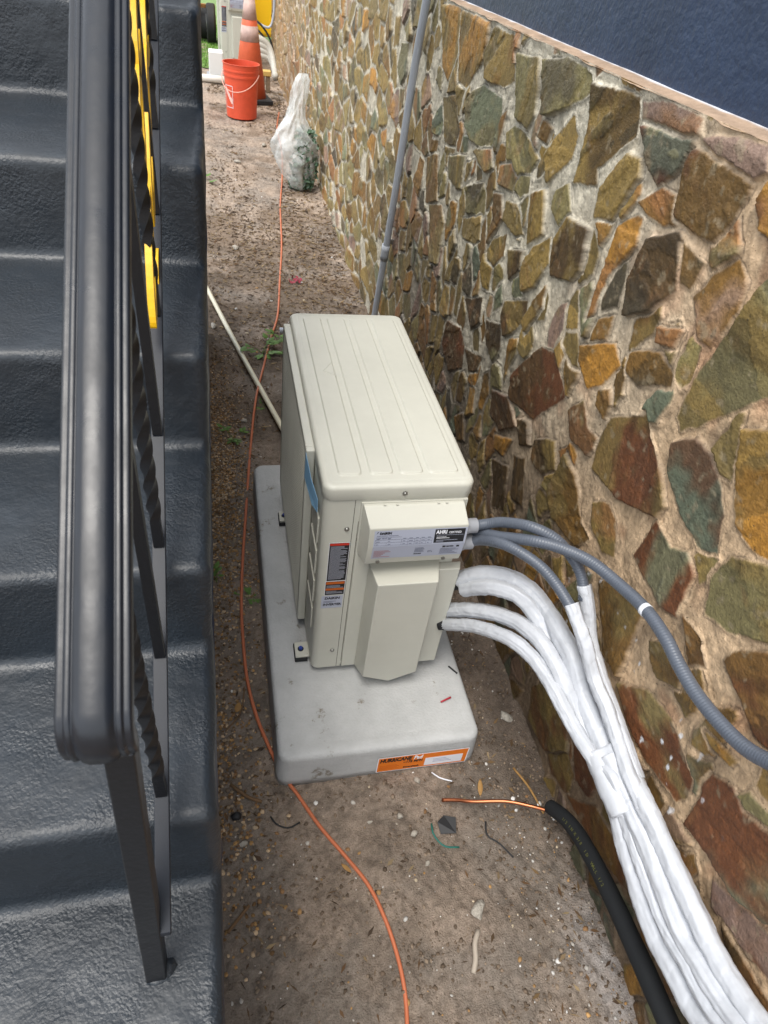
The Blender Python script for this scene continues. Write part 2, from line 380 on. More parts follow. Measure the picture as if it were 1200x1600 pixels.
# ================================================================ stone wall with painted stucco above
STONES = [
('GO',[(1.049,1.55),(0.88,1.563),(0.842,1.513),(0.821,1.442),(0.85,1.402),(0.96,1.41),(1.009,1.484)]),
('GK',[(0.843,1.566),(0.704,1.592),(0.556,1.581),(0.533,1.551),(0.663,1.485),(0.757,1.453),(0.798,1.516)]),
('OD',[(0.529,1.569),(0.324,1.582),(0.29,1.516),(0.409,1.421),(0.39,1.39),(0.509,1.364),(0.504,1.483)]),
('OO',[(0.598,1.489),(0.546,1.455),(0.549,1.407),(0.635,1.322),(0.697,1.373),(0.662,1.427)]),
('BB',[(0.752,1.447),(0.694,1.44),(0.703,1.402),(0.767,1.403)]),
('GO',[(0.994,1.36),(0.947,1.388),(0.856,1.387),(0.733,1.358),(0.787,1.294),(0.894,1.264),(0.959,1.299)]),
('GG',[(0.832,1.282),(0.765,1.301),(0.748,1.266),(0.798,1.237),(0.849,1.242)]),
('OB',[(0.724,1.268),(0.638,1.305),(0.59,1.211),(0.67,1.15)]),
('GO',[(0.579,1.318),(0.522,1.355),(0.465,1.298),(0.51,1.256),(0.571,1.278)]),
('OG',[(0.294,1.482),(0.232,1.488),(0.216,1.458),(0.275,1.352),(0.357,1.332),(0.373,1.39)]),
('RT',[(0.285,1.544),(0.187,1.555),(0.091,1.563),(0.079,1.53),(0.139,1.463),(0.196,1.48)]),
('PN',[(0.308,1.574),(0.195,1.597),(0.085,1.592),(0.081,1.569),(0.173,1.558),(0.29,1.551)]),
('NB',[(0.192,1.415),(0.13,1.463),(0.077,1.464),(0.054,1.42),(0.085,1.406),(0.139,1.407)]),
('BR',[(0.075,1.544),(0.01,1.552),(-0.11,1.545),(-0.094,1.472),(-0.076,1.436),(-0.025,1.429),(0.058,1.431),(0.084,1.507)]),
('PP',[(0.07,1.564),(-0.024,1.59),(-0.109,1.595),(-0.132,1.567),(-0.107,1.548),(0.007,1.556)]),
('DO',[(0.472,1.29),(0.344,1.307),(0.333,1.212),(0.367,1.171),(0.481,1.139),(0.503,1.159),(0.517,1.227)]),
('OO',[(0.614,1.167),(0.546,1.216),(0.512,1.161),(0.555,1.077),(0.619,1.033),(0.66,1.089)]),
('DO',[(0.756,1.104),(0.661,1.126),(0.66,1.076),(0.703,1.032)]),
('YN',[(0.182,1.391),(0.162,1.396),(0.151,1.338),(0.218,1.25),(0.225,1.154),(0.241,1.135),(0.244,1.284),(0.244,1.354)]),
('DK',[(0.11,1.371),(0.019,1.417),(-0.016,1.402),(-0.03,1.325),(0.02,1.258),(0.099,1.21),(0.123,1.29)]),
('KB',[(0.001,1.404),(-0.075,1.394),(-0.063,1.344),(-0.034,1.34)]),
('YR',[(-0.142,1.554),(-0.175,1.555),(-0.23,1.487),(-0.201,1.483),(-0.166,1.49),(-0.131,1.525)]),
('OO',[(0.55,0.977),(0.493,1.104),(0.461,1.083),(0.45,1.026)]),
('BP',[(-0.112,1.39),(-0.153,1.431),(-0.196,1.408),(-0.209,1.362),(-0.185,1.289),(-0.144,1.283),(-0.11,1.314),(-0.082,1.337)]),
('RD',[(1.184,0.664),(1.055,0.696),(0.977,0.662),(0.958,0.585),(1.074,0.506),(1.192,0.558)]),
('DG',[(0.829,0.839),(0.697,0.887),(0.667,0.829),(0.696,0.756),(0.784,0.776)]),
('DO',[(0.714,0.962),(0.578,1.021),(0.559,0.981),(0.618,0.9),(0.668,0.865),(0.716,0.913)]),
('BO',[(0.487,1.109),(0.475,1.053),(0.534,0.948),(0.567,0.961),(0.529,1.043)]),
('RD',[(0.425,0.96),(0.341,0.981),(0.261,0.949),(0.223,0.924),(0.348,0.773),(0.512,0.741),(0.533,0.803)]),
('OO',[(0.316,1.056),(0.261,1.085),(0.197,1.024),(0.236,1.01),(0.312,1.028)]),
('YB',[(0.218,1.072),(0.096,1.144),(0.053,1.115),(0.089,1.045),(0.14,1.002),(0.205,1.035)]),
('BK',[(0.03,1.16),(-0.062,1.208),(-0.123,1.198),(-0.132,1.174),(-0.031,1.115),(0.018,1.121)]),
('NN',[(-0.029,1.249),(-0.094,1.273),(-0.091,1.238),(-0.043,1.218)]),
('OG',[(-0.239,1.435),(-0.272,1.47),(-0.39,1.327),(-0.357,1.292),(-0.285,1.208),(-0.206,1.121),(-0.182,1.138),(-0.187,1.241),(-0.221,1.368)]),
('BB',[(0.085,1.03),(0.048,1.056),(0.021,1.031),(0.03,0.988),(0.074,0.997)]),
('GR',[(0.179,0.912),(0.137,0.967),(0.074,0.928),(0.019,0.936),(0.037,0.879),(0.122,0.861)]),
('RO',[(0.012,1.001),(-0.103,1.085),(-0.148,1.05),(-0.224,1.019),(-0.267,0.978),(-0.261,0.944),(-0.134,0.885),(0.005,0.859),(0.021,0.919)]),
('TR',[(-0.207,1.093),(-0.261,1.138),(-0.311,1.133),(-0.36,1.11),(-0.398,1.068),(-0.431,1.006),(-0.386,0.982),(-0.305,0.997),(-0.237,1.036)]),
('YO',[(-0.347,1.222),(-0.39,1.252),(-0.442,1.264),(-0.56,1.12),(-0.529,1.081),(-0.484,1.073),(-0.428,1.083),(-0.381,1.146)]),
('BO',[(0.124,0.818),(0.043,0.803),(-0.037,0.721),(-0.089,0.716),(-0.054,0.654),(0.078,0.635),(0.14,0.678)]),
('DD',[(0.422,0.718),(0.358,0.757),(0.309,0.707),(0.373,0.66)]),
('RD',[(0.656,0.68),(0.512,0.741),(0.418,0.697),(0.52,0.61),(0.619,0.611)]),
('DO',[(0.283,0.745),(0.192,0.81),(0.145,0.748),(0.198,0.687),(0.265,0.692)]),
('DB',[(0.389,0.608),(0.322,0.649),(0.251,0.522),(0.323,0.503)]),
('DD',[(0.512,0.503),(0.401,0.557),(0.353,0.42),(0.427,0.366)]),
('BY',[(0.549,0.574),(0.426,0.642),(0.457,0.561),(0.524,0.539)]),
('ON',[(-0.052,0.805),(-0.109,0.847),(-0.152,0.828),(-0.197,0.761),(-0.153,0.734),(-0.078,0.751)]),
('DO',[(1.062,0.807),(0.903,0.88),(0.869,0.81),(0.95,0.744)]),
('DD',[(0.959,0.661),(0.801,0.717),(0.808,0.661),(0.89,0.613)]),
('OY',[(0.845,0.574),(0.793,0.595),(0.756,0.52),(0.808,0.473)]),
('BD',[(0.907,0.407),(0.825,0.473),(0.781,0.385),(0.842,0.341)]),
('RT',[(-0.262,0.933),(-0.327,0.925),(-0.377,0.956),(-0.41,0.933),(-0.427,0.826),(-0.376,0.805),(-0.301,0.807),(-0.246,0.819)]),
('GO',[(-0.461,1.027),(-0.53,1.081),(-0.581,1.097),(-0.637,1.03),(-0.611,0.982),(-0.543,0.925),(-0.477,0.899),(-0.448,0.959)]),
('RB',[(-0.57,0.909),(-0.622,0.968),(-0.668,1.0),(-0.752,0.898),(-0.725,0.842),(-0.691,0.826),(-0.63,0.85),(-0.57,0.871)]),
('BO',[(-0.412,0.73),(-0.459,0.773),(-0.513,0.747),(-0.522,0.722),(-0.474,0.681),(-0.434,0.694)]),
('RG',[(-0.393,0.552),(-0.467,0.63),(-0.546,0.65),(-0.657,0.613),(-0.676,0.57),(-0.663,0.532),(-0.547,0.496),(-0.468,0.511)]),
('OR',[(-0.131,0.138),(-0.199,0.294),(-0.333,0.248),(-0.367,0.179),(-0.42,0.16),(-0.425,0.077),(-0.307,0.07),(-0.171,0.037)]),
('YO',[(-0.618,0.719),(-0.658,0.74),(-0.696,0.759),(-0.695,0.738),(-0.643,0.712)]),
('RB',[(-0.445,0.844),(-0.5,0.853),(-0.538,0.818),(-0.509,0.778)]),
('BO',[(-0.182,0.669),(-0.292,0.752),(-0.353,0.741),(-0.385,0.563),(-0.317,0.555),(-0.244,0.609)]),
('RB',[(-0.341,0.262),(-0.425,0.313),(-0.495,0.307),(-0.505,0.211),(-0.432,0.168)]),
('RT',[(-0.68,0.671),(-0.725,0.713),(-0.766,0.697),(-0.816,0.731),(-0.861,0.771),(-0.945,0.67),(-0.911,0.616),(-0.859,0.572),(-0.775,0.554),(-0.707,0.529)]),
('RP',[(-0.811,0.522),(-0.881,0.567),(-0.93,0.592),(-0.976,0.632),(-1.017,0.583),(-0.976,0.535),(-0.918,0.499),(-0.844,0.482)]),
('OR',[(-0.307,0.064),(-0.367,0.174),(-0.423,0.167),(-0.435,0.084),(-0.353,0.049)]),
('BR',[(-0.438,0.081),(-0.53,0.21),(-0.642,0.238),(-0.742,0.227),(-0.692,0.175),(-0.565,0.119)]),
('DN',[(-0.87,0.486),(-0.94,0.495),(-1.0,0.507),(-1.023,0.478),(-1.001,0.453),(-0.926,0.442)]),
('OY',[(1.885,1.582),(1.67,1.592),(1.614,1.475),(1.706,1.367),(1.788,1.399)]),
('YO',[(1.642,1.589),(1.332,1.59),(1.321,1.501),(1.453,1.393),(1.568,1.391),(1.633,1.503)]),
('OB',[(1.278,1.586),(1.105,1.583),(1.033,1.485),(1.104,1.456),(1.281,1.447),(1.324,1.506)]),
('TG',[(1.381,1.395),(1.29,1.428),(1.101,1.425),(1.077,1.392),(1.096,1.309),(1.136,1.276),(1.311,1.263),(1.391,1.289),(1.426,1.356)]),
('OD',[(1.727,1.31),(1.553,1.35),(1.458,1.254),(1.477,1.203),(1.609,1.184)]),
('NG',[(1.271,1.242),(1.1,1.285),(1.05,1.245),(1.094,1.218),(1.212,1.226)]),
('NG',[(0.986,1.269),(0.91,1.295),(0.856,1.271),(0.864,1.232),(0.982,1.223)]),
('GO',[(1.53,1.156),(1.333,1.207),(1.324,1.102),(1.369,1.089),(1.497,1.087)]),
('BO',[(1.832,1.077),(1.678,1.124),(1.579,0.98),(1.744,0.919)]),
('KG',[(1.274,1.124),(1.114,1.185),(1.073,1.159),(1.054,1.102),(1.223,1.052)]),
('OO',[(1.243,1.024),(1.07,1.093),(1.036,1.029),(1.072,0.998),(1.232,0.971)]),
('BD',[(1.006,1.186),(0.928,1.204),(0.886,1.146),(0.966,1.042),(0.966,1.131)]),
('OO',[(0.879,1.202),(0.798,1.216),(0.715,1.164),(0.759,1.14),(0.867,1.146)]),
('OB',[(0.922,1.071),(0.834,1.115),(0.814,1.061),(0.874,1.005),(0.927,1.003),(0.946,1.029)]),
('DO',[(0.791,1.083),(0.672,1.129),(0.661,1.08),(0.725,1.019)]),
('OG',[(2.917,1.236),(2.74,1.212),(2.711,1.165),(2.792,1.123),(2.949,1.149)]),
('YN',[(3.533,1.393),(3.366,1.41),(3.368,1.337),(3.509,1.291)]),
('GT',[(2.509,1.378),(2.369,1.393),(2.356,1.277),(2.412,1.227),(2.536,1.279)]),
('OO',[(2.696,1.456),(2.568,1.47),(2.588,1.359),(2.693,1.337)]),
('OB',[(1.695,0.927),(1.53,0.98),(1.441,0.941),(1.429,0.787),(1.527,0.756)]),

]
PAL = {'O': '#a6935c', 'G': '#9f9a6e', 'T': '#8a9780', 'R': '#84573a', 'Y': '#c8994a', 'D': '#665438', 'K': '#66604f', 'P': '#b59d90', 'B': '#967743', 'N': '#b4875a'}
PAL = {k: np.array(lin(v)) for k, v in PAL.items()}
def poly_sdf(px, py, poly):
    d = np.full(px.shape, 1e9); ins = np.zeros(px.shape, bool); n = len(poly)
    for i in range(n):
        ax, ay = poly[i]; bx, by = poly[(i+1) % n]
        ex, ey = bx-ax, by-ay; wx, wy = px-ax, py-ay
        t = np.clip((wx*ex+wy*ey)/(ex*ex+ey*ey+1e-12), 0, 1)
        d = np.minimum(d, (wx-ex*t)**2+(wy-ey*t)**2)
        c = ((ay > py) != (by > py)) & (px < (bx-ax)*(py-ay)/((by-ay) if abs(by-ay) > 1e-9 else 1e-9)+ax)
        ins ^= c
    d = np.sqrt(d); return np.where(ins, d, -d)
VH = 0.120
_yg = np.linspace(-2.9, 16, 4200)
def VWf(y): return 0.074+0.150*sstep(0.9, 4.5, y)
_ug = np.concatenate([[0], np.cumsum((1/VWf(_yg))[:-1]*np.diff(_yg))])
vr = np.random.default_rng(5)
NJ = 220; NK = 26
SY = (np.arange(NJ)[:, None]+0.5+0.9*(vr.random((NJ, NK))-0.5))
SZ = (np.arange(NK)[None, :]+0.5+0.9*(vr.random((NJ, NK))-0.5)+0.5*(np.arange(NJ)[:, None] % 2))
SC = vr.random((NJ, NK, 6))
Y0, Z0 = -1.6, -0.35
dropped = vr.random((NJ, NK)) < 0.05
for cd, pl in STONES:                        # no filler stones where a traced one sits
    yy = np.interp(SY, _ug, _yg); zz = Z0+SZ*VH
    dropped |= poly_sdf(yy, zz, pl) > -0.012
def wall_patch(y, z):
    Y, Z = np.meshgrid(y, z)
    wy = Y+0.012*fbm(Y*13, Z*13, 101, 3)+0.003*fbm(Y*60, Z*60, 105, 2); wz = Z+0.014*fbm(Y*11, Z*11, 107, 3)+0.003*fbm(Y*60, Z*60, 111, 2)
    VW = VWf(Y); u = np.interp(wy, _yg, _ug); v = (wz-Z0)/VH
    iu = np.floor(u).astype(int); iv = np.floor(v).astype(int)
    best = np.full(u.shape, 1e9); bj = np.zeros(u.shape, int); bk = np.zeros(u.shape, int)
    for a in (-1, 0, 1):
        for b in (-2, -1, 0, 1):
            J = np.clip(iu+a, 0, NJ-1); K = np.clip(iv+b, 0, NK-1)
            d = (SY[J, K]-u)**2+(SZ[J, K]-v)**2; mk = d < best
            best = np.where(mk, d, best); bj = np.where(mk, J, bj); bk = np.where(mk, K, bk)
    edge = np.full(u.shape, 1e9); s1y = SY[bj, bk]; s1z = SZ[bj, bk]
    for a in (-2, -1, 0, 1, 2):
        for b in (-2, -1, 0, 1, 2):
            J = np.clip(bj+a, 0, NJ-1); K = np.clip(bk+b, 0, NK-1)
            if a == 0 and b == 0: continue
            ey = (SY[J, K]-s1y)*VW; ez = (SZ[J, K]-s1z)*VH; L = np.sqrt(ey*ey+ez*ez)+1e-9
            # bisector in the scaled metric, distance measured in metres
            dd = ((SY[J, K]-u)**2+(SZ[J, K]-v)**2-(s1y-u)**2-(s1z-v)**2)/2
            gr = np.sqrt(((SY[J, K]-s1y)/VW)**2+((SZ[J, K]-s1z)/VH)**2)+1e-9
            edge = np.minimum(edge, np.where((J == bj) & (K == bk), 1e9, dd/gr))
    nearw = sstep(1.9, 0.6, Y)
    gap = 0.0025+0.0025*vnoise(Y*9, Z*9, 113)+0.003*sstep(2, 4, Y)+0.003*nearw*vnoise(Y*7, Z*7, 115)+0.0045*sstep(.5, 1.0, Z)*sstep(.5, 1.5, Y)*vnoise(Y*5, Z*5, 116)
    e = edge-gap
    e = np.where(dropped[bj, bk], -0.03, e)
    e = np.where((nearw > 0.5) & (SC[bj, bk, 0] < 0.08), -0.03, e)
    rnd = SC[bj, bk]                          # (...,6)
    hgt = 0.004+0.008*rnd[..., 1]
    tilt = (rnd[..., 2]-0.5)*0.30*(u-s1y)*VW*1.5+(rnd[..., 3]-0.5)*0.25*(v-s1z)*VH
    keys = np.array([PAL[k] for k in 'OOGOBOYGOPNTBKO']); ki = (rnd[..., 4]*len(keys)).astype(int); kj = (rnd[..., 5]*len(keys)).astype(int)
    c1 = keys[ki]; c2 = keys[kj]
    low = np.maximum(sstep(0.40, 0.15, Z+0.12*fbm(Y*3, Z*3, 117, 3)), sstep(1.0, 0.45, Z+0.15*fbm(Y*3, Z*3, 118, 3))*sstep(-0.25, 0.2, Y))*sstep(2.8, 1.4, Y)          # darker brown low on the wall and beside the condenser
    tr_id = np.full(u.shape, -1)
    tr = np.random.default_rng(9)
    wy2 = Y+0.005*fbm(Y*25, Z*25, 121, 3)+0.0015*fbm(Y*110, Z*110, 124, 2); wz2 = Z+0.005*fbm(Y*25+9, Z*25, 126, 3)+0.0015*fbm(Y*110+7, Z*110, 128, 2)
    for n, (cd, pl) in enumerate(STONES):
        P = np.array(pl); r5 = tr.random(6)
        lo = P.min(0)-0.04; hi = P.max(0)+0.04
        ya = np.searchsorted(y, lo[0]); yb = np.searchsorted(y, hi[0]); za = np.searchsorted(z, lo[1]); zb = np.searchsorted(z, hi[1])
        if yb-ya < 2 or zb-za < 2: continue
        sl = (slice(za, zb), slice(ya, yb))
        s = poly_sdf(wy2[sl], wz2[sl], pl)
        s = s+0.0045; mk = s > -0.002
        cy, cz = P.mean(0)
        ring = (s > -0.006) & ~mk
        e[sl] = np.where(mk, s, np.where(ring, np.minimum(e[sl], -0.006), e[sl]))
        hgt[sl] = np.where(mk, 0.005+0.009*r5[0], hgt[sl]); tilt[sl] = np.where(mk, (r5[1]-0.5)*0.22*(Y[sl]-cy)+(r5[2]-0.5)*0.2*(Z[sl]-cz), tilt[sl])
        c1[sl] = np.where(mk[..., None], PAL[cd[0]], c1[sl]); c2[sl] = np.where(mk[..., None], PAL[cd[1]], c2[sl])
        tr_id[sl] = np.where(mk, n, tr_id[sl])
    seedf = np.where(tr_id >= 0, tr_id*1.7+3, rnd[..., 1]*50)
    ang = seedf*2.1
    su = (Y*np.cos(ang)+Z*np.sin(ang)); sv = (-Y*np.sin(ang)+Z*np.cos(ang))
    bed = fbm(su*16+seedf, sv*5, 131, 4)
    q = 0.5+0.5*bed; stp = np.floor(q*4.0+0.25*fbm(Y*50, Z*50, 135, 2))/4.0
    face = hgt+tilt*0.7+0.006*(stp-0.4)+0.0035*bed+0.0013*fbm(Y*70, Z*70, 137, 4)+0.0006*fbm(Y*190, Z*190, 141, 2)
    face = np.maximum(face, 0.004)
    chip = 0.004*vnoise(Y*80, Z*80, 143)
    k = sstep(0.0, 0.0042, e-chip*0.5)
    rough_m = 0.0035*fbm(Y*14, Z*14, 145, 3)+0.0024*fbm(Y*70, Z*70, 147, 4)+0.0014*fbm(Y*150, Z*50, 148, 2)
    mort = rough_m+0.002+0.006*sstep(-0.02, 0.0, e)*vnoise(Y*12, Z*12, 149)-0.003*sstep(-0.005, 0.0, e)*sstep(0.25, 0.5, vnoise(Y*14, Z*14, 177))
    H = mort*(1-k)+face*k
    H = H*sstep(1.600, 1.575, Z)+0.006*(1-sstep(1.600, 1.575, Z))
    # colours
    mixf = sstep(-0.05, 0.35, fbm(su*11+5, sv*7+seedf, 153, 4)+0.1)[..., None]
    S_ = c1*(1-mixf*0.8)+c2*mixf*0.8
    lay = np.modf(np.abs(np.sin(np.floor(q*4.0+0.25*fbm(Y*50, Z*50, 135, 2))*12.9+seedf*7.1)*437.5))[0]; S_ = S_*(0.76+0.48*lay)[..., None]*np.stack([1+.10*(lay-.5), 1+0*lay, 1-.25*(lay-.5)], -1)
    rust = (sstep(0.25, 0.6, fbm(su*9+31, sv*22+seedf, 157, 4))*0.32)[..., None]; S_ = S_*(1-rust)+PAL['N']*0.85*rust
    drk = (sstep(0.1, 0.6, fbm(su*24+9, sv*9, 161, 4))*0.6)[..., None]; S_ = S_*(1-drk*0.6)
    pale = (sstep(0.35, 0.6, fbm(Y*45, Z*45, 165, 3))*0.5)[..., None]; S_ = S_*(1-pale)+np.array(lin('#b9b098'))*pale
    S_ = S_*(0.84+0.32*vnoise(Y*230, Z*230, 167))[..., None]
    S_ = S_*(1-0.25*(1-sstep(0.0, 0.008, e))[..., None])         # edge shading painted into the stone rims
    warm = sstep(0.9, -0.1, Y+0.5*fbm(Y*2, Z*2, 171, 2)+0.25*(Z-0.8))[..., None]
    M_ = np.array(lin('#ddd5c0'))*(1-warm)+np.array(lin('#d8ba96'))*warm
    M_ = M_*(0.78+0.4*vnoise(Y*35, Z*35, 173))[..., None]*(0.85+0.3*vnoise(Y*200, Z*120, 175))[..., None]
    mr = (sstep(0.15, 0.5, fbm(Y*9, Z*9, 176, 3))*0.35*warm[..., 0])[..., None]; M_ = M_*(1-mr)+np.array(lin('#b56f44'))*mr
    crack = sstep(0.0045, 0.0, np.abs(e+0.001))*sstep(0.25, 0.5, vnoise(Y*14, Z*14, 177)); M_ = M_*(1-0.5*crack[..., None])
    soot = (sstep(0.1, 0.5, fbm(Y*18, Z*14, 178, 4))*0.35)[..., None]; M_ = M_*(1-soot)
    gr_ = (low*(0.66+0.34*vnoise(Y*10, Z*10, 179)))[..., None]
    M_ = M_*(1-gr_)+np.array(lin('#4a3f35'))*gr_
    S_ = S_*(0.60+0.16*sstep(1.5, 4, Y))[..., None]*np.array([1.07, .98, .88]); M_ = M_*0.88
    C_ = M_*(1-k[..., None])+S_*k[..., None]
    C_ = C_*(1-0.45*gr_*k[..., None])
    wsp = (sstep(0.62, 0.7, fbm(Y*48, Z*34, 181, 2))*sstep(0.05, -0.25, Y)*sstep(-0.8, -0.6, Y)*sstep(0.75, 0.6, Z)*sstep(0.3, 0.45, Z))[..., None]   # drips of white sealant
    C_ = C_*(1-wsp)+np.array(lin('#e4e6ea'))*wsp
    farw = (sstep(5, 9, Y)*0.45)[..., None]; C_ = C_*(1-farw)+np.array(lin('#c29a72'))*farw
    i = np.arange(Y.size).reshape(Y.shape); F = np.stack([i[:-1, :-1], i[1:, :-1], i[1:, 1:], i[:-1, 1:]], -1).reshape(-1, 4)
    V = np.stack([XW-H, Y, Z], -1).reshape(-1, 3)
    return V, F, C_.reshape(-1, 3)
wall = empty('house_wall', (XW, 2, 0), 'rubble stone wall with pale mortar and navy painted stucco above it', 'wall')
WY1 = 10.9
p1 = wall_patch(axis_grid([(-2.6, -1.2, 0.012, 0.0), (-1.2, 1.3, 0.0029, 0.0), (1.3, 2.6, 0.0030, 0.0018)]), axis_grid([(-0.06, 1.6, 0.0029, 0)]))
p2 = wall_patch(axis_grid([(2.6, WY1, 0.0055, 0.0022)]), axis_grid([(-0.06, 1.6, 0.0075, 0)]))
def m_wallmat():
    m = mat('rubble_stone', '#8a7a4c', rough=0.60, spec=0.45, vcol=True, noise=0.5, nscale=45, spots=(130, .60, '#4e4330'), bump=0.8, bscale=210, bdist=0.003, bdetail=8, rvar=0.12)
    return m
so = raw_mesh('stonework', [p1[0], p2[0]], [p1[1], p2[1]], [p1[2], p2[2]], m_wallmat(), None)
so.parent = wall; so.matrix_parent_inverse = Matrix.Translation((-XW, -2, 0))
def wchild(o): o.parent = wall; o.matrix_parent_inverse = Matrix.Translation((-XW, -2, 0)); return o
# mortar ledge: sloping cap between stone face and stucco
ly = axis_grid([(-2.6, 2.6, 0.006, 0), (2.6, WY1, 0.01, 0.01)]); lt = np.linspace(0, 1, 12)
LY, LT = np.meshgrid(ly, lt)
LX = XW-0.008+LT*0.05+0.004*fbm(LY*12, LT*2, 191, 3)*(LT < .9); LZ = 1.5985+0.010*LT+0.004*fbm(LY*15, LT*3, 193, 3)*(1-LT)-0.0*LT
lcw = np.array(lin('#a8917c'))*(0.75+0.4*vnoise(LY*25, LT*4, 195))[..., None]
wp = sstep(0.70, 0.9, LT+0.12*fbm(LY*20, LT, 197, 2))[..., None]; lcw = lcw*(1-wp)+np.array(lin('#d5d9e0'))*wp
m_led = mat('mortar_cap', '#c2a68c', rough=0.9, spec=0.2, vcol=True, noise=0.3, nscale=80, bump=0.7, bscale=130, bdist=0.003)
wchild(grid_mesh('mortar_ledge', LX, LY, LZ, m_led, col=lcw, flip=True))
sy = axis_grid([(-2.6, 3.0, 0.02, 0), (3.0, WY1, 0.05, 0.02)]); sz = axis_grid([(1.603, 2.4, 0.02, 0), (2.4, 4.6, 0.2, 0)])
S1, S2 = np.meshgrid(sy, sz)
m_stucco = mat('navy_paint', '#313f57', rough=0.5, spec=0.4, noise=0.25, nscale=6, bump=0.55, bscale=60, bdist=0.006, bdetail=7)
wchild(grid_mesh('stucco', XW+0.036+0.004*fbm(S1*4, S2*4, 199, 3), S1, S2, m_stucco, flip=False))
bm = bmesh.new(); box(bm, XW+0.012, XW+0.24, -2.6, WY1-0.003, -0.3, 1.595); box(bm, XW+0.05, XW+0.24, -2.6, WY1-0.003, 1.6, 4.6)
wchild(bm_obj('wall_core', bm, m_led))

# ================================================================ painted concrete steps
SE = -0.2385                                  # outer edge of the steps
m_step = mat('slate_paint', '#232a31', rough=0.42, spec=0.55, noise=0.35, nscale=7, bump=0.34, bscale=130, bdist=0.0025, bdetail=5, rvar=0.10, bvor=190, spots=(38, .68, '#42484d'))
ris = [-0.728, -0.450, -0.158, 0.166, 0.536, 0.93, 1.34, 1.76]
prof = [(-1.40, 0.515), (-1.13, 0.525), (-1.115, 0.69)]
z = 0.70
for k, ry in enumerate(ris):
    prof += [(ry-0.006, z+0.006), (ry+0.006, z+0.185-0.012)]; z += 0.185
prof += [(2.3, z)]
# rounded profile, densely resampled
pp = []
for i in range(len(prof)):
    a = np.array(prof[max(i-1, 0)]); b = np.array(prof[i]); c = np.array(prof[min(i+1, len(prof)-1)])
    if i in (0, len(prof)-1): pp.append(b); continue
    r = 0.019
    pa = b+(a-b)/np.linalg.norm(a-b)*r; pc = b+(c-b)/np.linalg.norm(c-b)*r
    for t in np.linspace(0, 1, 7): pp.append((1-t)**2*pa+2*t*(1-t)*b+t*t*pc)
pp = np.array([[0, q[0], q[1]] for q in pp]); pp, ps = resample(pp, 0.0048)
T_ = np.gradient(pp, axis=0); T_ /= np.linalg.norm(T_, axis=1)[:, None]; Nn = np.stack([T_[:, 0], -T_[:, 2], T_[:, 1]], 1)
xt = np.concatenate([axis_grid([(-1.5, -0.95, 0.03, 0), (-0.95, SE-0.02, 0.0055, 0)]), SE-0.02+0.02*np.sin(np.linspace(0.15, 1, 6)*math.pi/2)])
XX, II = np.meshgrid(xt, np.arange(len(pp))); SS = ps[II]
dn = 0.0045*fbm(XX*4, SS*4, 201, 3)+0.0016*fbm(XX*18, SS*18, 205, 3)
pit = fbm(XX*85, SS*85, 209, 3)*sstep(-0.3, 0.3, fbm(XX*4, SS*4, 213, 2)); dn = dn+0.0009*pit
edge = np.clip((XX-(SE-0.02))/0.02, 0, 1); drop = 0.016*(1-np.sqrt(np.clip(1-edge**2, 0, 1)))
wob = 0.004*fbm(SS*9, SS*0, 217, 3)*edge
VX = XX+wob+0.011*sstep(-.6, .4, pp[II][..., 1])*sstep(-.6, -.3, XX); VY = pp[II][..., 1]+Nn[II][..., 1]*(dn-drop); VZ = pp[II][..., 2]+Nn[II][..., 2]*(dn-drop)
i = np.arange(VX.size).reshape(VX.shape); F1 = np.stack([i[:-1, :-1], i[:-1, 1:], i[1:, 1:], i[1:, :-1]], -1).reshape(-1, 4)
V1 = np.stack([VX, VY, VZ], -1).reshape(-1, 3)
ry_ = VY[:, -1]; rz_ = VZ[:, -1]; rx_ = VX[:, -1]
tt = np.linspace(0, 1, 60)
TT, JJ = np.meshgrid(tt, np.arange(len(pp)))
BZ = -0.06
SX_ = rx_[JJ]-(0.030+0.035*sstep(.7, 1.8, rz_[JJ]))*TT+0.003*fbm(TT*25, SS[:, :1]*15+TT*0, 221, 3)*sstep(0, .03, TT); SZ_ = rz_[JJ]*(1-TT)+BZ*TT; SY_ = ry_[JJ]
j = np.arange(SX_.size).reshape(SX_.shape); F2 = np.stack([j[:-1, :-1], j[:-1, 1:], j[1:, 1:], j[1:, :-1]], -1).reshape(-1, 4)
V2 = np.stack([SX_, SY_, SZ_], -1).reshape(-1, 3)
stairs = empty('concrete_steps', (-0.8, 0, 0), 'flight of lumpy concrete steps thickly painted dark slate grey', 'steps')
def schild(o): o.parent = stairs; o.matrix_parent_inverse = Matrix.Translation((0.8, 0, 0)); return o
schild(raw_mesh('treads', [V1], [F1], None, m_step))
m_side = mat('navy_side_paint', '#20293f', rough=0.5, spec=0.4, bump=0.7, bscale=60, bdist=0.006)
schild(raw_mesh('side_face', [V2], [F2], None, m_side))

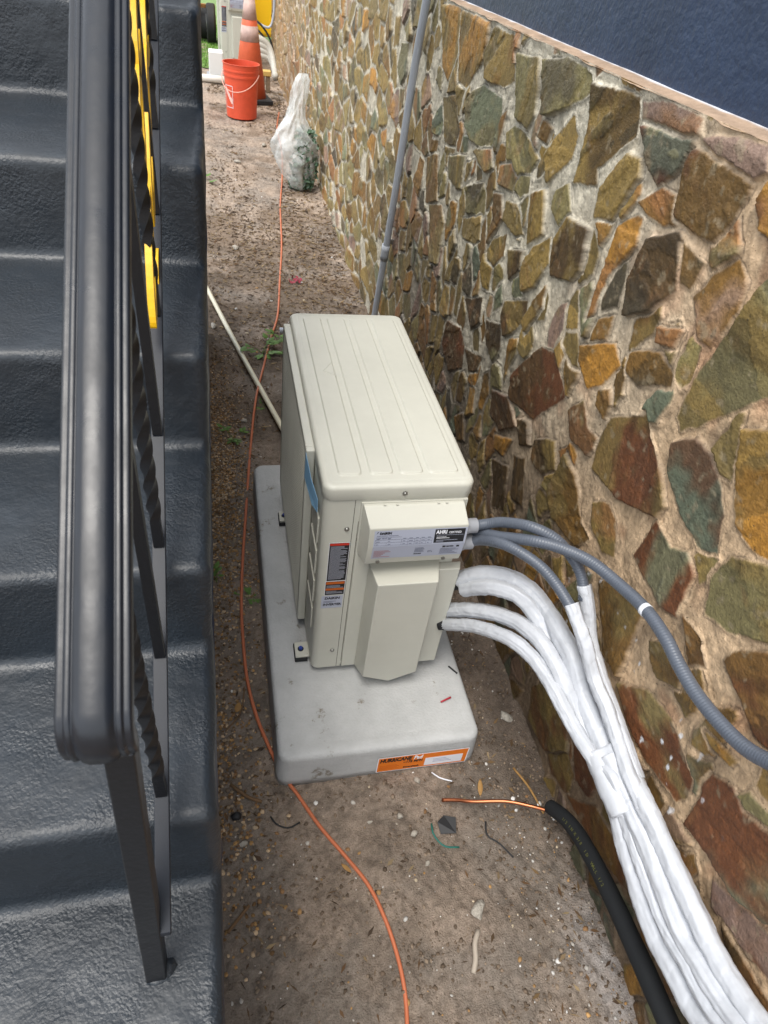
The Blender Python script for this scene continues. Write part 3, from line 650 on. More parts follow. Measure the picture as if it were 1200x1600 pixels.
# ================================================================ railing
m_iron = mat('black_iron_paint', '#121418', rough=0.38, spec=0.5, noise=0.2, nscale=30, bump=0.25, bscale=140, bdist=0.002, rvar=0.06)
m_rail = mat('handrail_paint', '#171b22', rough=0.34, spec=0.5, noise=0.3, nscale=24, bump=0.25, bscale=45, bdist=0.0015, rvar=0.1, spots=(60, .70, '#4a5058'))
m_yel = mat('yellow_enamel', '#f0bb08', rough=0.4, spec=0.5, noise=0.18, nscale=60)
rail = empty('stair_railing', (-0.32, -0.85, 0.7), 'black iron stair railing with moulded handrail and twisted balusters', 'railing')
def rchild(o): o.parent = rail; o.matrix_parent_inverse = Matrix.Translation((0.32, 0.85, -0.7)); return o
RX = -0.3062
def rail_z(y): return 1.1423+0.665*(y+1.1407)
def chan_z(y): return 0.6626+0.617*(y+1.1407)
half = [(0, .0125), (.010, .0120), (.016, .0098), (.0185, .0070), (.0205, .0082), (.0245, .0082), (.0262, .0058), (.0285, .0062), (.0320, .0060), (.0338, .0035), (.0338, -.0065), (.0322, -.0090), (.0322, -.0125), (.0300, -.0145), (0, -.0150)]
half = [(a*.785, b*.87) for a, b in half]
prf = half+[(-a, b) for a, b in half[-2:0:-1]]
# path in the (y,z) plane: straight run, then turned down at the foot
d = np.array([1, 0.665])/math.hypot(1, 0.665)
P0 = np.array([-0.846, rail_z(-0.846)])
path = [P0+d*t for t in np.linspace(3.2, 0, 90)]
ang0 = math.atan2(-d[1], -d[0]); R0 = 0.026; c0 = P0+np.array([d[1], -d[0]])*R0
for a in np.linspace(0, 1, 14)[1:]:
    th = a*math.radians(75); v = P0-c0; path.append(c0+np.array([v[0]*math.cos(th)-v[1]*math.sin(th), v[0]*math.sin(th)+v[1]*math.cos(th)]))
tl = path[-1]-path[-2]; tl = tl/np.linalg.norm(tl); path.append(path[-1]+tl*0.010)
path = np.array(path); Tt = np.gradient(path, axis=0); Tt /= np.linalg.norm(Tt, axis=1)[:, None]
V = []; n = len(prf)
for p, t in zip(path, Tt):
    nrm = np.array([t[1], -t[0]])                    # path runs downhill: outward normal
    for a, b in prf: V.append((RX+a, p[0]+nrm[0]*b, p[1]+nrm[1]*b))
F = [(i*n+k, i*n+(k+1) % n, (i+1)*n+(k+1) % n, (i+1)*n+k) for i in range(len(path)-1) for k in range(n)]+[tuple(range(n)), tuple(range((len(path)-1)*n, len(path)*n))]
bm = bmesh.new(); vs = [bm.verts.new(v) for v in V]
for f in F: bm.faces.new([vs[q] for q in f])
o = bm_obj('handrail', bm, m_rail, smooth=True); rchild(o)
md = o.modifiers.new('bevel', 'BEVEL'); md.width = 0.0007; md.segments = 2; md.limit_method = 'ANGLE'; md.angle_limit = math.radians(30)
# flat bar under the cap
def slant_bar(name, zf, y0, y1, hw, hh, m):
    bm = bmesh.new(); vs = []
    for y in (y0, y1):
        for a, b in ((-hw, -hh), (hw, -hh), (hw, hh), (-hw, hh)): vs.append(bm.verts.new((RX+0.002+a, y, zf(y)+b)))
    for f in ((0, 1, 2, 3), (7, 6, 5, 4), (0, 4, 5, 1), (1, 5, 6, 2), (2, 6, 7, 3), (3, 7, 4, 0)): bm.faces.new([vs[q] for q in f])
    return rchild(bm_obj(name, bm, m, bevel=0.0012))
slant_bar('cap_bar', lambda y: rail_z(y)-0.023, -0.84, 1.8, 0.012, 0.005, m_iron)
m_chan = mat('channel_paint', '#171c25', rough=0.45, spec=0.4, noise=0.25, nscale=40)
slant_bar('bottom_channel', chan_z, -0.845, 1.9, 0.0092, 0.005, m_chan)
# post (leans a little) with a lump of paint at its foot
def sq_tube(ctrl, w, n=4, twist=None, step=0.006):
    pr = np.array([1.0]*4); return tube_data(ctrl, w/math.sqrt(2), n=4, step=step, spline=False, twist=(twist if twist else (lambda s: math.pi/4)))
V, F = sq_tube([(-.3265, -0.842, 0.690), (RX+.001, -0.812, 1.235)], 0.026, step=0.1)
bm = bmesh.new(); vs = [bm.verts.new(v) for v in V]; [bm.faces.new([vs[q] for q in f]) for f in F]
rchild(bm_obj('post', bm, m_iron, bevel=0.002))
bys = [-0.709, -0.562, -0.433, -0.290, -0.121, 0.038, 0.184, 0.349, 0.504, 0.66, 0.82, 0.97, 1.13, 1.29, 1.45]
for k, by in enumerate(bys):
    zb = chan_z(by)+0.004; zt = rail_z(by)-0.03; L = zt-zb
    if k % 2 == 0:
        def tw(s, L=L):
            t = min(max((s-0.05)/(L-0.10), 0), 1); return math.pi/4+t*math.pi*2*(L-0.10)/0.135
    else: tw = None
    V, F = sq_tube([(RX+.002, by, zb), (RX+.002, by, zt)], 0.0132, twist=tw, step=0.003 if k % 2 == 0 else .1)
    o = mesh_obj('baluster', V, F, m_iron, smooth=True); o.data.set_sharp_from_angle(angle=math.radians(45)); rchild(o)
# yellow scroll ornament: flat bars bent in the plane of the railing
def petal(p0, p1, w, th=0.0050, hole=True):
    """flat pointed oval ring lying in the railing plane"""
    p0 = np.array(p0); p1 = np.array(p1); L = np.linalg.norm(p1-p0); d_ = (p1-p0)/L; n_ = np.array([-d_[1], d_[0]]); V = []; m_ = 36
    for k in range(m_):
        t = 2*math.pi*k/m_; a_ = 0.5-0.5*math.cos(t); bb = math.sin(t)*abs(math.sin(t))**0.15*w*(0.62+0.38*a_)
        for sc_, xx in ((1, -th), (1, th), (.45, th), (.45, -th)):
            c_ = p0+d_*L*(0.5+(a_-0.5)*(1 if sc_ == 1 else .62))+n_*bb*sc_; V.append((RX+.002+xx, c_[0], c_[1]))
    F = [(k*4+j, k*4+(j+1) % 4, ((k+1) % m_)*4+(j+1) % 4, ((k+1) % m_)*4+j) for k in range(m_) for j in range(4)]
    return np.array(V), F
parts = [petal((0.10, 1.72), (-0.034, 1.594), .032), petal((-0.022, 1.612), (-0.098, 1.490), .032), petal((0.30, 1.715), (0.118, 1.583), .036),
         petal((0.125, 1.608), (-0.050, 1.402), .034), petal((-0.050, 1.462), (-0.184, 1.303), .027), petal((-0.018, 1.357), (-0.074, 1.306), .026),
         petal((0.27, 1.83), (0.09, 1.712), .040), petal((0.47, 1.85), (0.29, 1.71), .036)]
V, F = join_data(parts); rchild(mesh_obj('scroll_ornament', V, F, m_yel))

# ================================================================ equipment pad
m_pad = mat('cement_pad', '#bcbdbc', rough=0.85, spec=0.25, noise=0.22, nscale=6, bump=0.6, bscale=140, bdist=0.003, spots=(13, .60, '#837d72'))
PX0, PX1, PY0, PY1, PH = -0.1103, 0.4548, -0.2577, 1.0037, 0.123
pad = empty('concrete_pad', ((PX0+PX1)/2, (PY0+PY1)/2, 0), 'light grey cement equipment pad with rounded edges and an orange label', 'pad')
def reparent(o, par):
    o.parent = par; o.matrix_parent_inverse = Matrix.Translation([-c for c in par.location]); return o
# rounded-rectangle rings
def rrect(cx, cy, hx, hy, r, n=10):
    o = []
    for sx, sy, a in ((1, 1, 0), (-1, 1, 90), (-1, -1, 180), (1, -1, 270)):
        for k in range(n+1):
            t = math.radians(a+90*k/n); o.append((cx+sx*(hx-r)+r*math.cos(t), cy+sy*(hy-r)+r*math.sin(t)))
    return o
def rings_mesh(rs, cap=True):
    V = []; F = []; n = len(rs[0][0])
    for ring, z in rs: V += [(x, y, z) for x, y in ring]
    for i in range(len(rs)-1):
        for k in range(n): F.append((i*n+k, i*n+(k+1) % n, (i+1)*n+(k+1) % n, (i+1)*n+k))
    if cap: F.append(tuple(range(len(V)-n, len(V)))); F.append(tuple(range(n-1, -1, -1)))
    return V, F
cx, cy, hx, hy = (PX0+PX1)/2, (PY0+PY1)/2, (PX1-PX0)/2, (PY1-PY0)/2
rs = []
for ins, z in ((-0.006, -0.03), (-0.004, 0.02), (0, PH-0.020), (0.0015, PH-0.011), (0.005, PH-0.005), (0.010, PH-0.0015), (0.018, PH), (0.034, PH+0.0005), (0.042, PH-0.0025)):
    rs.append((rrect(cx, cy, hx-ins, hy-ins, max(0.035-ins*0.3, 0.012)), z))
V, F = rings_mesh(rs); o = mesh_obj('slab', V, F, m_pad, smooth=True); reparent(o, pad)
md = o.modifiers.new('sub', 'WEIGHTED_NORMAL')
m_or = mat('label_orange', '#e0761a', rough=0.45); m_wh = mat('label_white', '#e6e8ee', rough=0.45); m_bk = mat('label_black', '#17181c', rough=0.45)
m_red = mat('label_red', '#c03020', rough=0.45); m_dor = mat('label_rust', '#b85a12', rough=.45)
def quad(name, M, x0, x1, y0, y1, m, par, lift=0.0, th=0.0002):
    bm = bmesh.new(); box(bm, x0, x1, y0, y1, lift, lift+th)
    me = bpy.data.meshes.new(name); bm.to_mesh(me); bm.free(); me.transform(M)
    o = link_mesh(name, me, m, None); 
    if par: reparent(o, par) if par.parent is None else None
    return o
def reparent2(o, par, root):                      # sub-part: par's own local space equals world
    o.parent = par; return o
# pad label on the front face
ML = frame((0.164, PY0-0.0068, 0.008), (1, 0, 0), (0, 0.02, 1))
def label_group(root, base, items):
    for o in items: o.parent = base
lab = quad('pad_label', ML, -0.003, 0.262, -0.003, 0.072, m_wh, pad)
its = [quad('label_field', ML, 0, 0.259, 0, 0.069, m_or, None, 0.0003),
       quad('label_box', ML, 0.136, 0.247, 0.006, 0.045, m_wh, None, 0.0006)]
def T(s, size, m, base, M, x, y, **k):
    o = text_mesh('lettering', s, size, m, None, M @ Matrix.Translation((x, y, k.pop('lift', 0.0009))), **k); return o
its += [T('HURRICANE', 0.0245, m_bk, lab, ML, 0.004, 0.048, bold=0.0012, shear=0.15, sx=0.66), T('Pad', 0.0245, m_wh, lab, ML, 0.1005, 0.048, bold=0.0010, shear=0.15, sx=0.70),
        T('~175 MPH', 0.0150, m_bk, lab, ML, 0.072, 0.033, bold=0.0005, shear=0.1, sx=0.85), T('Diversitech', 0.011, m_bk, lab, ML, 0.075, 0.007, bold=0.0004, sx=0.9)]
for k in range(4): its.append(quad('label_field', ML, 0.006, 0.062-0.006*(k % 2), 0.010+k*0.006, 0.0115+k*0.006, m_dor, None, 0.0006))
for k in range(3): its.append(quad('label_field', ML, 0.160, 0.215-0.008*k, 0.020+k*0.007, 0.0218+k*0.007, mat('label_print', '#8a90b0', rough=.5), None, 0.0009))
# merge sub-shapes of the label into few sub-parts
def merge(objs, name, par):
    """join meshes (already in world space) into one object with several materials"""
    mats = []; bm = bmesh.new()
    for o in objs:
        me = o.data; off = []
        b2 = bmesh.new(); b2.from_mesh(me)
        for f in b2.faces: f.material_index = 0
        tmp = bpy.data.meshes.new('t'); b2.to_mesh(tmp); b2.free()
        mm = me.materials[0]
        if mm not in mats: mats.append(mm)
        idx = mats.index(mm); n0 = len(bm.faces); bm.from_mesh(tmp); bm.faces.ensure_lookup_table()
        for f in bm.faces[n0:]: f.material_index = idx
        bpy.data.meshes.remove(tmp); bpy.data.objects.remove(o)
    me = bpy.data.meshes.new(name); bm.to_mesh(me); bm.free()
    for mm in mats: me.materials.append(mm)
    o = bpy.data.objects.new(name, me); COL.objects.link(o)
    if par: o.parent = par
    return o
merge(its, 'label_print', lab)

# ================================================================ condenser unit (local frame: near-left-bottom corner at origin)
m_beige = mat('beige_enamel', '#c1c0b4', rough=0.40, spec=0.45, noise=0.09, nscale=5, bump=0.12, bscale=400, bdist=0.0008, rvar=.06, spots=(75, .735, '#9a9384'))
m_beige_d = mat('beige_shadow_gap', '#4a483e', rough=0.8)
m_screw = mat('zinc_screw', '#9a9a96', rough=0.35, metal=0.9)
m_sil = mat('silver_label', '#a9aebd', rough=0.35, spec=0.5)
m_print = mat('print_grey', '#5c6070', rough=0.5); m_rub = mat('black_rubber', '#17181a', rough=0.7); m_blue = mat('blue_bolt', '#27408f', rough=0.4)
D_, L_, HB, HT = 0.362, 0.87, 0.0, 0.689        # depth (x), length (y), bottom, top of lid
def build_condenser(loc, label, group, detail=True):
    ac = empty('condenser_unit', loc, label, 'air conditioner', group)
    # body: rounded-corner cabinet
    r = [(rrect(D_/2, L_/2, D_/2-0.0035, L_/2-0.0035, 0.022, 6), z) for z in (0.004, 0.012, HT-0.042)]
    r.insert(0, (rrect(D_/2, L_/2, D_/2-0.010, L_/2-0.010, 0.018, 6), 0.0))
    V, F = rings_mesh(r); o = mesh_obj('cabinet', V, F, m_beige, ac, smooth=True)
    o.data.set_sharp_from_angle(angle=math.radians(35))
    # lid with raised finger panels: outer skirt + height-mapped top
    ring = rrect(D_/2, L_/2, D_/2, L_/2, 0.026, 8)
    rs = [(rrect(D_/2, L_/2, D_/2-0.001, L_/2-0.001, 0.026, 8), HT-0.041), (ring, HT-0.039), (ring, HT-0.012)]
    for a in np.linspace(0, 1, 6)[1:]:
        q = 0.011*(1-math.cos(a*math.pi/2)); rs.append((rrect(D_/2, L_/2, D_/2-q, L_/2-q, 0.026-q*0.4, 8), HT-0.012+0.011*math.sin(a*math.pi/2)))
    rs.append((rrect(D_/2, L_/2, D_/2-0.018, L_/2-0.018, 0.018, 8), HT-0.0012))
    V1_, F1_ = rings_mesh(rs)
    # stamped fingers on top
    px = np.linspace(0.0165, D_-0.0165, 230); py = np.concatenate([np.linspace(0.0165, 0.09, 56), np.linspace(0.10, 0.77, 30), np.linspace(0.78, L_-0.0165, 56)])
    PXg, PYg = np.meshgrid(px, py); Hh = np.zeros_like(PXg)
    for (a, b) in ((0.109, 0.257), (0.315, 0.463), (0.513, 0.664), (0.707, 0.905)):
        a_ = a*D_; b_ = b*D_; c_ = (a_+b_)/2; hw = (b_-a_)/2; rr = 0.010
        qx = np.abs(PXg-c_)-(hw-rr); qy = np.abs(PYg-L_/2)-(L_/2-0.042-rr)
        s = np.hypot(np.maximum(qx, 0), np.maximum(qy, 0))+np.minimum(np.maximum(qx, qy), 0)-rr
        Hh += 0.0045*sstep(0.0018, -0.0018, s)
    edgef = sstep(0.019, 0.024, PXg)*sstep(D_-0.019, D_-0.024, PXg)*sstep(0.019, 0.024, PYg)*sstep(L_-0.019, L_-0.024, PYg)
    Zt = HT-0.0015+0.0008*edgef+Hh
    h_, w_ = PXg.shape; ii = np.arange(h_*w_).reshape(h_, w_)
    Vt = np.stack([PXg, PYg, Zt], -1).reshape(-1, 3); Ft = [tuple(q) for q in np.stack([ii[:-1, :-1], ii[:-1, 1:], ii[1:, 1:], ii[1:, :-1]], -1).reshape(-1, 4).tolist()]
    F1_ = F1_[:-2]
    VV, FF = join_data([(np.array(V1_), F1_), (Vt, Ft)])
    lid = mesh_obj('lid', VV, FF, m_beige, ac, smooth=True); lid.data.set_sharp_from_angle(angle=math.radians(50))
    # embossed arrow on the lid
    bm = bmesh.new()
    for p, q in (((0.062, 0.50), (0.090, 0.545)), ((0.062, 0.50), (0.096, 0.475))):
        p = Vector((*p, HT+0.0037)); q = Vector((*q, HT+0.0037)); dd = (q-p).normalized(); nn = Vector((-dd.y, dd.x, 0))*0.0012
        vs = [bm.verts.new(v) for v in (p-nn, q-nn, q+nn, p+nn)]+[bm.verts.new(v+Vector((0, 0, .0012))) for v in (p-nn*.5, q-nn*.5, q+nn*.5, p+nn*.5)]
        for f in ((4, 5, 6, 7), (0, 1, 5, 4), (1, 2, 6, 5), (2, 3, 7, 6), (3, 0, 4, 7)): bm.faces.new([vs[t] for t in f])
    bm_obj('arrow_mark', bm, m_beige, lid)
    # screws
    for (x, z, t) in ((0.190, HT-0.024, 0), (0.063, 0.556, .004), (0.108, 0.162, .004), (0.060, 0.084, .004), (0.093, 0.010, .004), (0.095, 0.520, .004)):
        bm = bmesh.new(); cyl(bm, (x, -0.001+t, z), 0.0062, -0.0016, 'Y', 16); cyl(bm, (x, -0.0026+t, z), 0.0042, -0.0028, 'Y', 16, 0.003); bm_obj('screw', bm, m_screw, ac, smooth=False)
    # panel seams on the near end (dark narrow grooves, real strips let in)
    bm = bmesh.new(); box(bm, 0.0760, 0.0772, 0.0030, 0.006, 0.004, HT-0.042); box(bm, 0.0885, 0.0895, 0.0028, 0.006, 0.03, HT-0.11); bm_obj('panel_seam', bm, m_beige_d, ac)
    bm = bmesh.new(); box(bm, 0.0905, D_-0.012, -0.0018, 0.006, 0.010, HT-0.048); bm_obj('service_panel', bm, m_beige, ac, bevel=0.0015)
    # front grille
    gx0, gx1 = -0.021, 0.002; y0, y1, z0, z1 = 0.165, 0.83, 0.030, HT-0.020
    bm = bmesh.new()
    for b_ in ((y0, y0+0.020, z0, z1), (y1-0.020, y1, z0, z1), (y0+0.020, y1-0.020, z0, z0+0.018), (y0+0.020, y1-0.020, z1-0.018, z1)): box(bm, gx0, gx1, *b_)
    gr = bm_obj('grille', bm, m_beige, ac, bevel=0.004)
    bm = bmesh.new()
    n = 66
    for k in range(1, n):
        y = y0+0.02+(y1-y0-0.04)*k/n; box(bm, gx0+0.002, gx0+0.0045, y-0.0020, y+0.0020, z0+0.018, z1-0.018)
    n = 62
    for k in range(1, n):
        z = z0+0.018+(z1-z0-0.036)*k/n; box(bm, gx0+0.0015, gx0+0.0040, y0+0.02, y1-0.02, z-0.0019, z+0.0019)
    bm_obj('mesh_screen', bm, m_beige, gr)
    bm = bmesh.new(); box(bm, 0.0005, 0.0034, y0+0.03, y1-0.03, z0+0.03, z1-0.03); bm_obj('fan_opening', bm, m_rub, ac)
    # recessed hand grips moulded in the near front corner
    for k in range(4):
        bm = bmesh.new(); box(bm, -0.0012, 0.004, 0.045, 0.150, 0.14+k*0.11, 0.225+k*0.11); bm_obj('moulded_rib', bm, m_beige, ac, bevel=0.003)
    # feet
    for fy in (0.075, 0.665):
        bm = bmesh.new(); box(bm, -0.036, 0.004, fy-0.026, fy+0.026, -0.004, 0.004); ft = bm_obj('foot', bm, m_beige, ac, bevel=0.0015)
        bm = bmesh.new(); box(bm, -0.038, -0.001, fy-0.030, fy+0.030, -0.0185, -0.0045); bm_obj('rubber_block', bm, m_rub, ft, bevel=0.002)
        bm = bmesh.new(); cyl(bm, (-0.019, fy, 0.0042), 0.009, 0.0018, 'Z', 20); bm_obj('washer', bm, m_rub, ft)
        bm = bmesh.new(); cyl(bm, (-0.019, fy, 0.006), 0.0062, 0.006, 'Z', 6); bm_obj('bolt', bm, m_blue, ft)
    for fy in (0.10, 0.70):
        bm = bmesh.new(); box(bm, 0.05, 0.36, fy-0.02, fy+0.02, -0.0185, 0.001); bm_obj('rail_foot', bm, m_rub, ac, bevel=0.002)
    # valve cover: faceted hood
    def hood(V, F, name, m, bev=0.003):
        bm = bmesh.new(); vs = [bm.verts.new(v) for v in V]
        for f in F: bm.faces.new([vs[q] for q in f])
        return bm_obj(name, bm, m, ac, bevel=bev, seg=3)
    zt = 0.44
    V = [(0.128, -.002, zt), (0.315, -.002, zt), (0.315, -.002, 0.012), (0.128, -.002, 0.012),      # back
         (0.140, -0.070, zt-0.012), (0.296, -0.070, zt-0.012), (0.296, -0.070, 0.045), (0.218, -0.070, 0.012), (0.140, -0.070, 0.045), (0.213, -.002, 0.004)]
    F = [(0, 4, 5, 1), (1, 5, 6, 2), (0, 3, 8, 4), (4, 8, 7, 6, 5), (3, 9, 7, 8), (9, 2, 6, 7), (0, 1, 2, 9, 3)]
    vc = hood(V, F, 'valve_cover', m_beige)
    V = [(0.30, -.0025, 0.428), (D_+0.012, -.0025, 0.428), (D_+0.012, -.0025, 0.024), (0.30, -.0025, 0.024), (0.30, -0.026, 0.424), (D_+0.004, -0.026, 0.424), (D_+0.004, -0.026, 0.030), (0.30, -0.026, 0.030)]
    F = [(0, 4, 5, 1), (1, 5, 6, 2), (2, 6, 7, 3), (0, 3, 7, 4), (4, 7, 6, 5), (0, 1, 2, 3)]
    hood(V, F, 'valve_housing', m_beige)
    # terminal cover with sloped top, front carrying the rating label
    prof = [(-0.002, 0.640), (-0.012, 0.640), (-0.054, 0.606), (-0.058, 0.552), (-0.052, 0.506), (-0.047, 0.484), (-0.012, 0.480), (-0.002, 0.480)]
    x0, x1 = 0.106, 0.338
    V = [(x0-(0.006 if abs(y) > .03 else 0.016)+0.004, y, z) for y, z in prof]+[(x1+(0.006 if .482 < z < .62 else 0.0), y, z) for y, z in prof]
    n = len(prof); F = [(k, (k+1) % n, n+(k+1) % n, n+k) for k in range(n)]+[tuple(range(n)), tuple(range(2*n-1, n-1, -1))]
    tcov = hood(V, F, 'terminal_cover', m_beige, 0.0025)
    for x in (0.135, 0.300):
        bm = bmesh.new(); cyl(bm, (x, -0.0495, 0.493), 0.005, -0.003, 'Y', 12); bm_obj('screw', bm, m_screw, tcov)
    for x in (0.14, 0.17, 0.27, 0.29):
        bm = bmesh.new(); box(bm, x, x+.006, -0.014, -0.010, 0.6395, 0.6425); bm_obj('clip', bm, m_beige, tcov)
    if not detail:
        return ac
    # rating label: upper field on the front face, lower field on the under-slope
    M1 = frame((x0+0.010, -0.0587, 0.5525), (1, 0, 0), (0, 0.004, 0.054)); M2 = frame((x0+0.010, -0.0528, 0.5075), (1, 0, 0), (0, -0.006, 0.046))
    lb = merge([quad('q', M1, 0, 0.226, -0.0005, 0.0475, m_sil, None), quad('q', M2, 0, 0.226, 0.000, 0.0445, m_sil, None)], 'rating_label', tcov)
    it = [quad('q', M1, 0.146, 0.221, 0.004, 0.0450, m_bk, None, 0.0004),
          T('AHRI', 0.0150, m_wh, lb, M1, 0.149, 0.0315, bold=0.0006, lift=.0008, sx=.8), T('CERTIFIED', 0.0085, m_wh, lb, M1, 0.1805, 0.0315, lift=.0008, sx=.8, bold=.0001),
          T('DAIKIN', 0.0085, m_bk, lb, M1, 0.012, 0.0375, bold=0.0005, shear=.1, sx=1.0), T('DAIKIN COMFORT TECHNOLOGIES', 0.0032, m_print, lb, M1, 0.006, 0.0315)]
    tri = bmesh.new(); vv = [tri.verts.new(M1 @ Vector(p)) for p in ((0.004, 0.0375, .0006), (0.007, 0.0445, .0006), (0.0105, 0.0445, .0006))]; tri.faces.new(vv)
    me = bpy.data.meshes.new('q'); tri.to_mesh(me); tri.free(); it.append(link_mesh('q', me, m_bk))
    for a, b, z, s in ((0.151, 0.218, 0.0265, .0006), (0.152, 0.176, 0.0205, .0012), (0.152, 0.184, 0.0170, .0012), (0.152, 0.205, 0.0110, .0010), (0.152, 0.170, 0.0075, .0010)): it.append(quad('q', M1, a, b, z, z+s, m_wh if s > .001 else m_sil, None, .0007))
    for z in (0.003, 0.0115, 0.020): it.append(quad('q', M1, 0.003, 0.141, z, z+0.0005, m_print, None, .0004))
    it.append(quad('q', M1, 0.003, 0.066, 0.0275, 0.028, m_print, None, .0004))
    for x in (0.003, 0.030, 0.066, 0.082, 0.098, 0.112, 0.126, 0.141): it.append(quad('q', M1, x, x+0.0005, 0.003, 0.020 if x > .04 or x < .01 else .0115, m_print, None, .0006))
    pr = random.Random(3)
    for zz in (0.006, 0.0145, 0.0225):
        for x in (0.006, 0.034, 0.070, 0.085, 0.101, 0.115, 0.130): it.append(quad('q', M1, x, x+pr.uniform(.004, .009), zz, zz+.0013, m_print, None, .0008))
    it.append(T('R-410A  208/230V  60Hz', 0.0034, m_print, lb, M1, 0.006, 0.0240))
    m_rp = mat('print_red', '#a06a68', rough=.5)
    for k in range(6): it.append(quad('q', M2, 0.004, 0.045 if k in (0, 4) else 0.02+.004*k, 0.006+k*0.0045, 0.0075+k*.0045, m_rp, None, .0006))
    it += [T('E151669', 0.0052, m_bk, lb, M2, 0.104, 0.010, bold=.0002), T('ETL', 0.008, m_print, lb, M2, 0.137, 0.016), quad('q', M2, 0.172, 0.179, 0.031, 0.0375, m_bk, None, .0006), quad('q', M2, 0.207, 0.214, 0.031, 0.0375, m_bk, None, .0006), T('CERTIFIED', 0.0055, m_bk, lb, M2, 0.180, 0.0325, bold=.0002, sx=.8)]
    for k in range(5): it.append(quad('q', M2, 0.168, 0.215-.007*(k % 3), 0.007+k*.0045, 0.0083+k*.0045, m_print, None, .0006))
    for k in range(4): it.append(quad('q', M2, 0.104, 0.128-.003*(k % 2), 0.019+k*.0045, 0.0205+k*.0045, m_print, None, .0006))
    merge(it, 'label_print', lb)
    # warning labels on the corner post
    def warn(name, z0, z1, heads, x0_=0.0255, x1_=0.0745):
        M = frame((x0_, 0.0034, z0), (1, 0, 0), (0, 0, 1)); w = x1_-x0_; h = z1-z0
        o = quad(name, M, -.001, w+.001, -.001, h+.001, m_wh, None); o.parent = ac
        its = [quad('q', M, 0, w, 0, h, m_bk, None, .0003)]
        for (a, b, hm) in heads: its.append(quad('q', M, 0.001, w-.001, a, b, hm, None, .0006))
        y = h-0.004; q = random.Random(5)
        while y > 0.004:
            if not any(a-.002 < y < b+.001 for a, b, hm in heads): its.append(quad('q', M, 0.003, w-q.choice((.004, .006, .012, .02)), y-.0016, y, m_lp, None, .0006))
            y -= 0.0036
        merge(its, 'label_print', o); return o
    m_lp = mat('print_pale', '#8f929c', rough=.5)
    o = warn('danger_label', 0.376, 0.510, [(0.126, 0.133, m_red)]); warn('warning_label', 0.322, 0.373, [(0.041, 0.0495, m_dor), (0.018, 0.0255, m_dor)], .0240, .0740)
    M = frame((0.0105, 0.0031, 0.270), (1, 0, 0), (0, 0, 1)); lb2 = quad('maker_label', M, 0.006, 0.062, 0, 0.048, m_sil, None); lb2.parent = ac
    merge([T('DAIKIN', 0.012, m_bk, lb2, M, 0.014, 0.035, bold=.0005, shear=.1, lift=.0004), T('INVERTER', 0.012, m_bk, lb2, M, 0.011, 0.010, bold=.0004, sx=.9, lift=.0004), quad('q', M, 0.012, 0.045, 0.026, 0.0275, m_print, None, .0004), quad('q', M, 0.012, 0.036, 0.022, 0.0232, m_print, None, .0004)], 'label_print', lb2)
    # blue masking tape stuck over the grille corner
    m_tape = mat('blue_tape', '#86b4d6', rough=0.6)
    P = [(-0.0225, 0.160, 0.668), (-0.0225, 0.163, 0.590), (-0.012, 0.085, 0.565), (-0.004, 0.045, 0.575), (-0.0042, 0.048, 0.612), (-0.014, 0.105, 0.630)]
    bm = bmesh.new(); vs = [bm.verts.new(p) for p in P]+[bm.verts.new((p[0]+.0006, p[1], p[2])) for p in P]
    bm.faces.new(vs[:6]); bm.faces.new(vs[6:][::-1])
    for k in range(6): bm.faces.new((vs[k], vs[(k+1) % 6], vs[6+(k+1) % 6], vs[6+k]))
    bm_obj('tape', bm, m_tape, ac)
    return ac
GRP = 'beige outdoor condenser units along the wall'
ac = build_condenser((0, 0, PH+0.020), 'beige condenser unit with ribbed lid standing on the grey pad, nearest the camera', GRP)
# conduit connectors on the terminal cover's end
m_con = mat('grey_connector', '#8b8d92', rough=0.5)
for z, y in ((0.5775, -0.028), (0.522, -0.028)):
    bm = bmesh.new(); cyl(bm, (0.340, y, z), 0.0205, 0.014, 'X', 8); cyl(bm, (0.354, y, z), 0.0185, 0.022, 'X', 24); bm_obj('connector', bm, m_con, ac, bevel=0.001)

# ================================================================ flexible conduits
m_flex = mat('grey_conduit', '#585e68', rough=0.38, spec=0.5, noise=0.1, nscale=30)
m_tapew = mat('white_tape_wrap', '#bfc2c7', rough=0.36, spec=0.45, bump=0.35, bscale=40, bdist=0.004, bdetail=7, noise=0.10, nscale=18, spots=(26, .70, '#8e939b'))
ribs = lambda s, th: 0.0004*np.cos(s*2*np.pi/0.0062+th)
zc = PH+0.020
condA = [(0.372, -0.028, zc+.5775), (0.40, -0.030, zc+.583), (0.43, -0.0535, 0.7511), (0.47, -0.1098, 0.7864), (0.52, -0.1472, 0.7785), (0.56, -0.184, 0.7448), (0.575, -0.2074, 0.722), (0.58, -0.2298, 0.6988), (0.581, -0.245, 0.675)]
condB = [(0.372, -0.028, zc+.522), (0.39, -0.045, 0.686), (0.41, -0.0958, 0.7253), (0.44, -0.1393, 0.7387), (0.48, -0.1847, 0.7318), (0.51, -0.2282, 0.7122), (0.53, -0.2779, 0.6914), (0.536, -0.295, 0.682)]
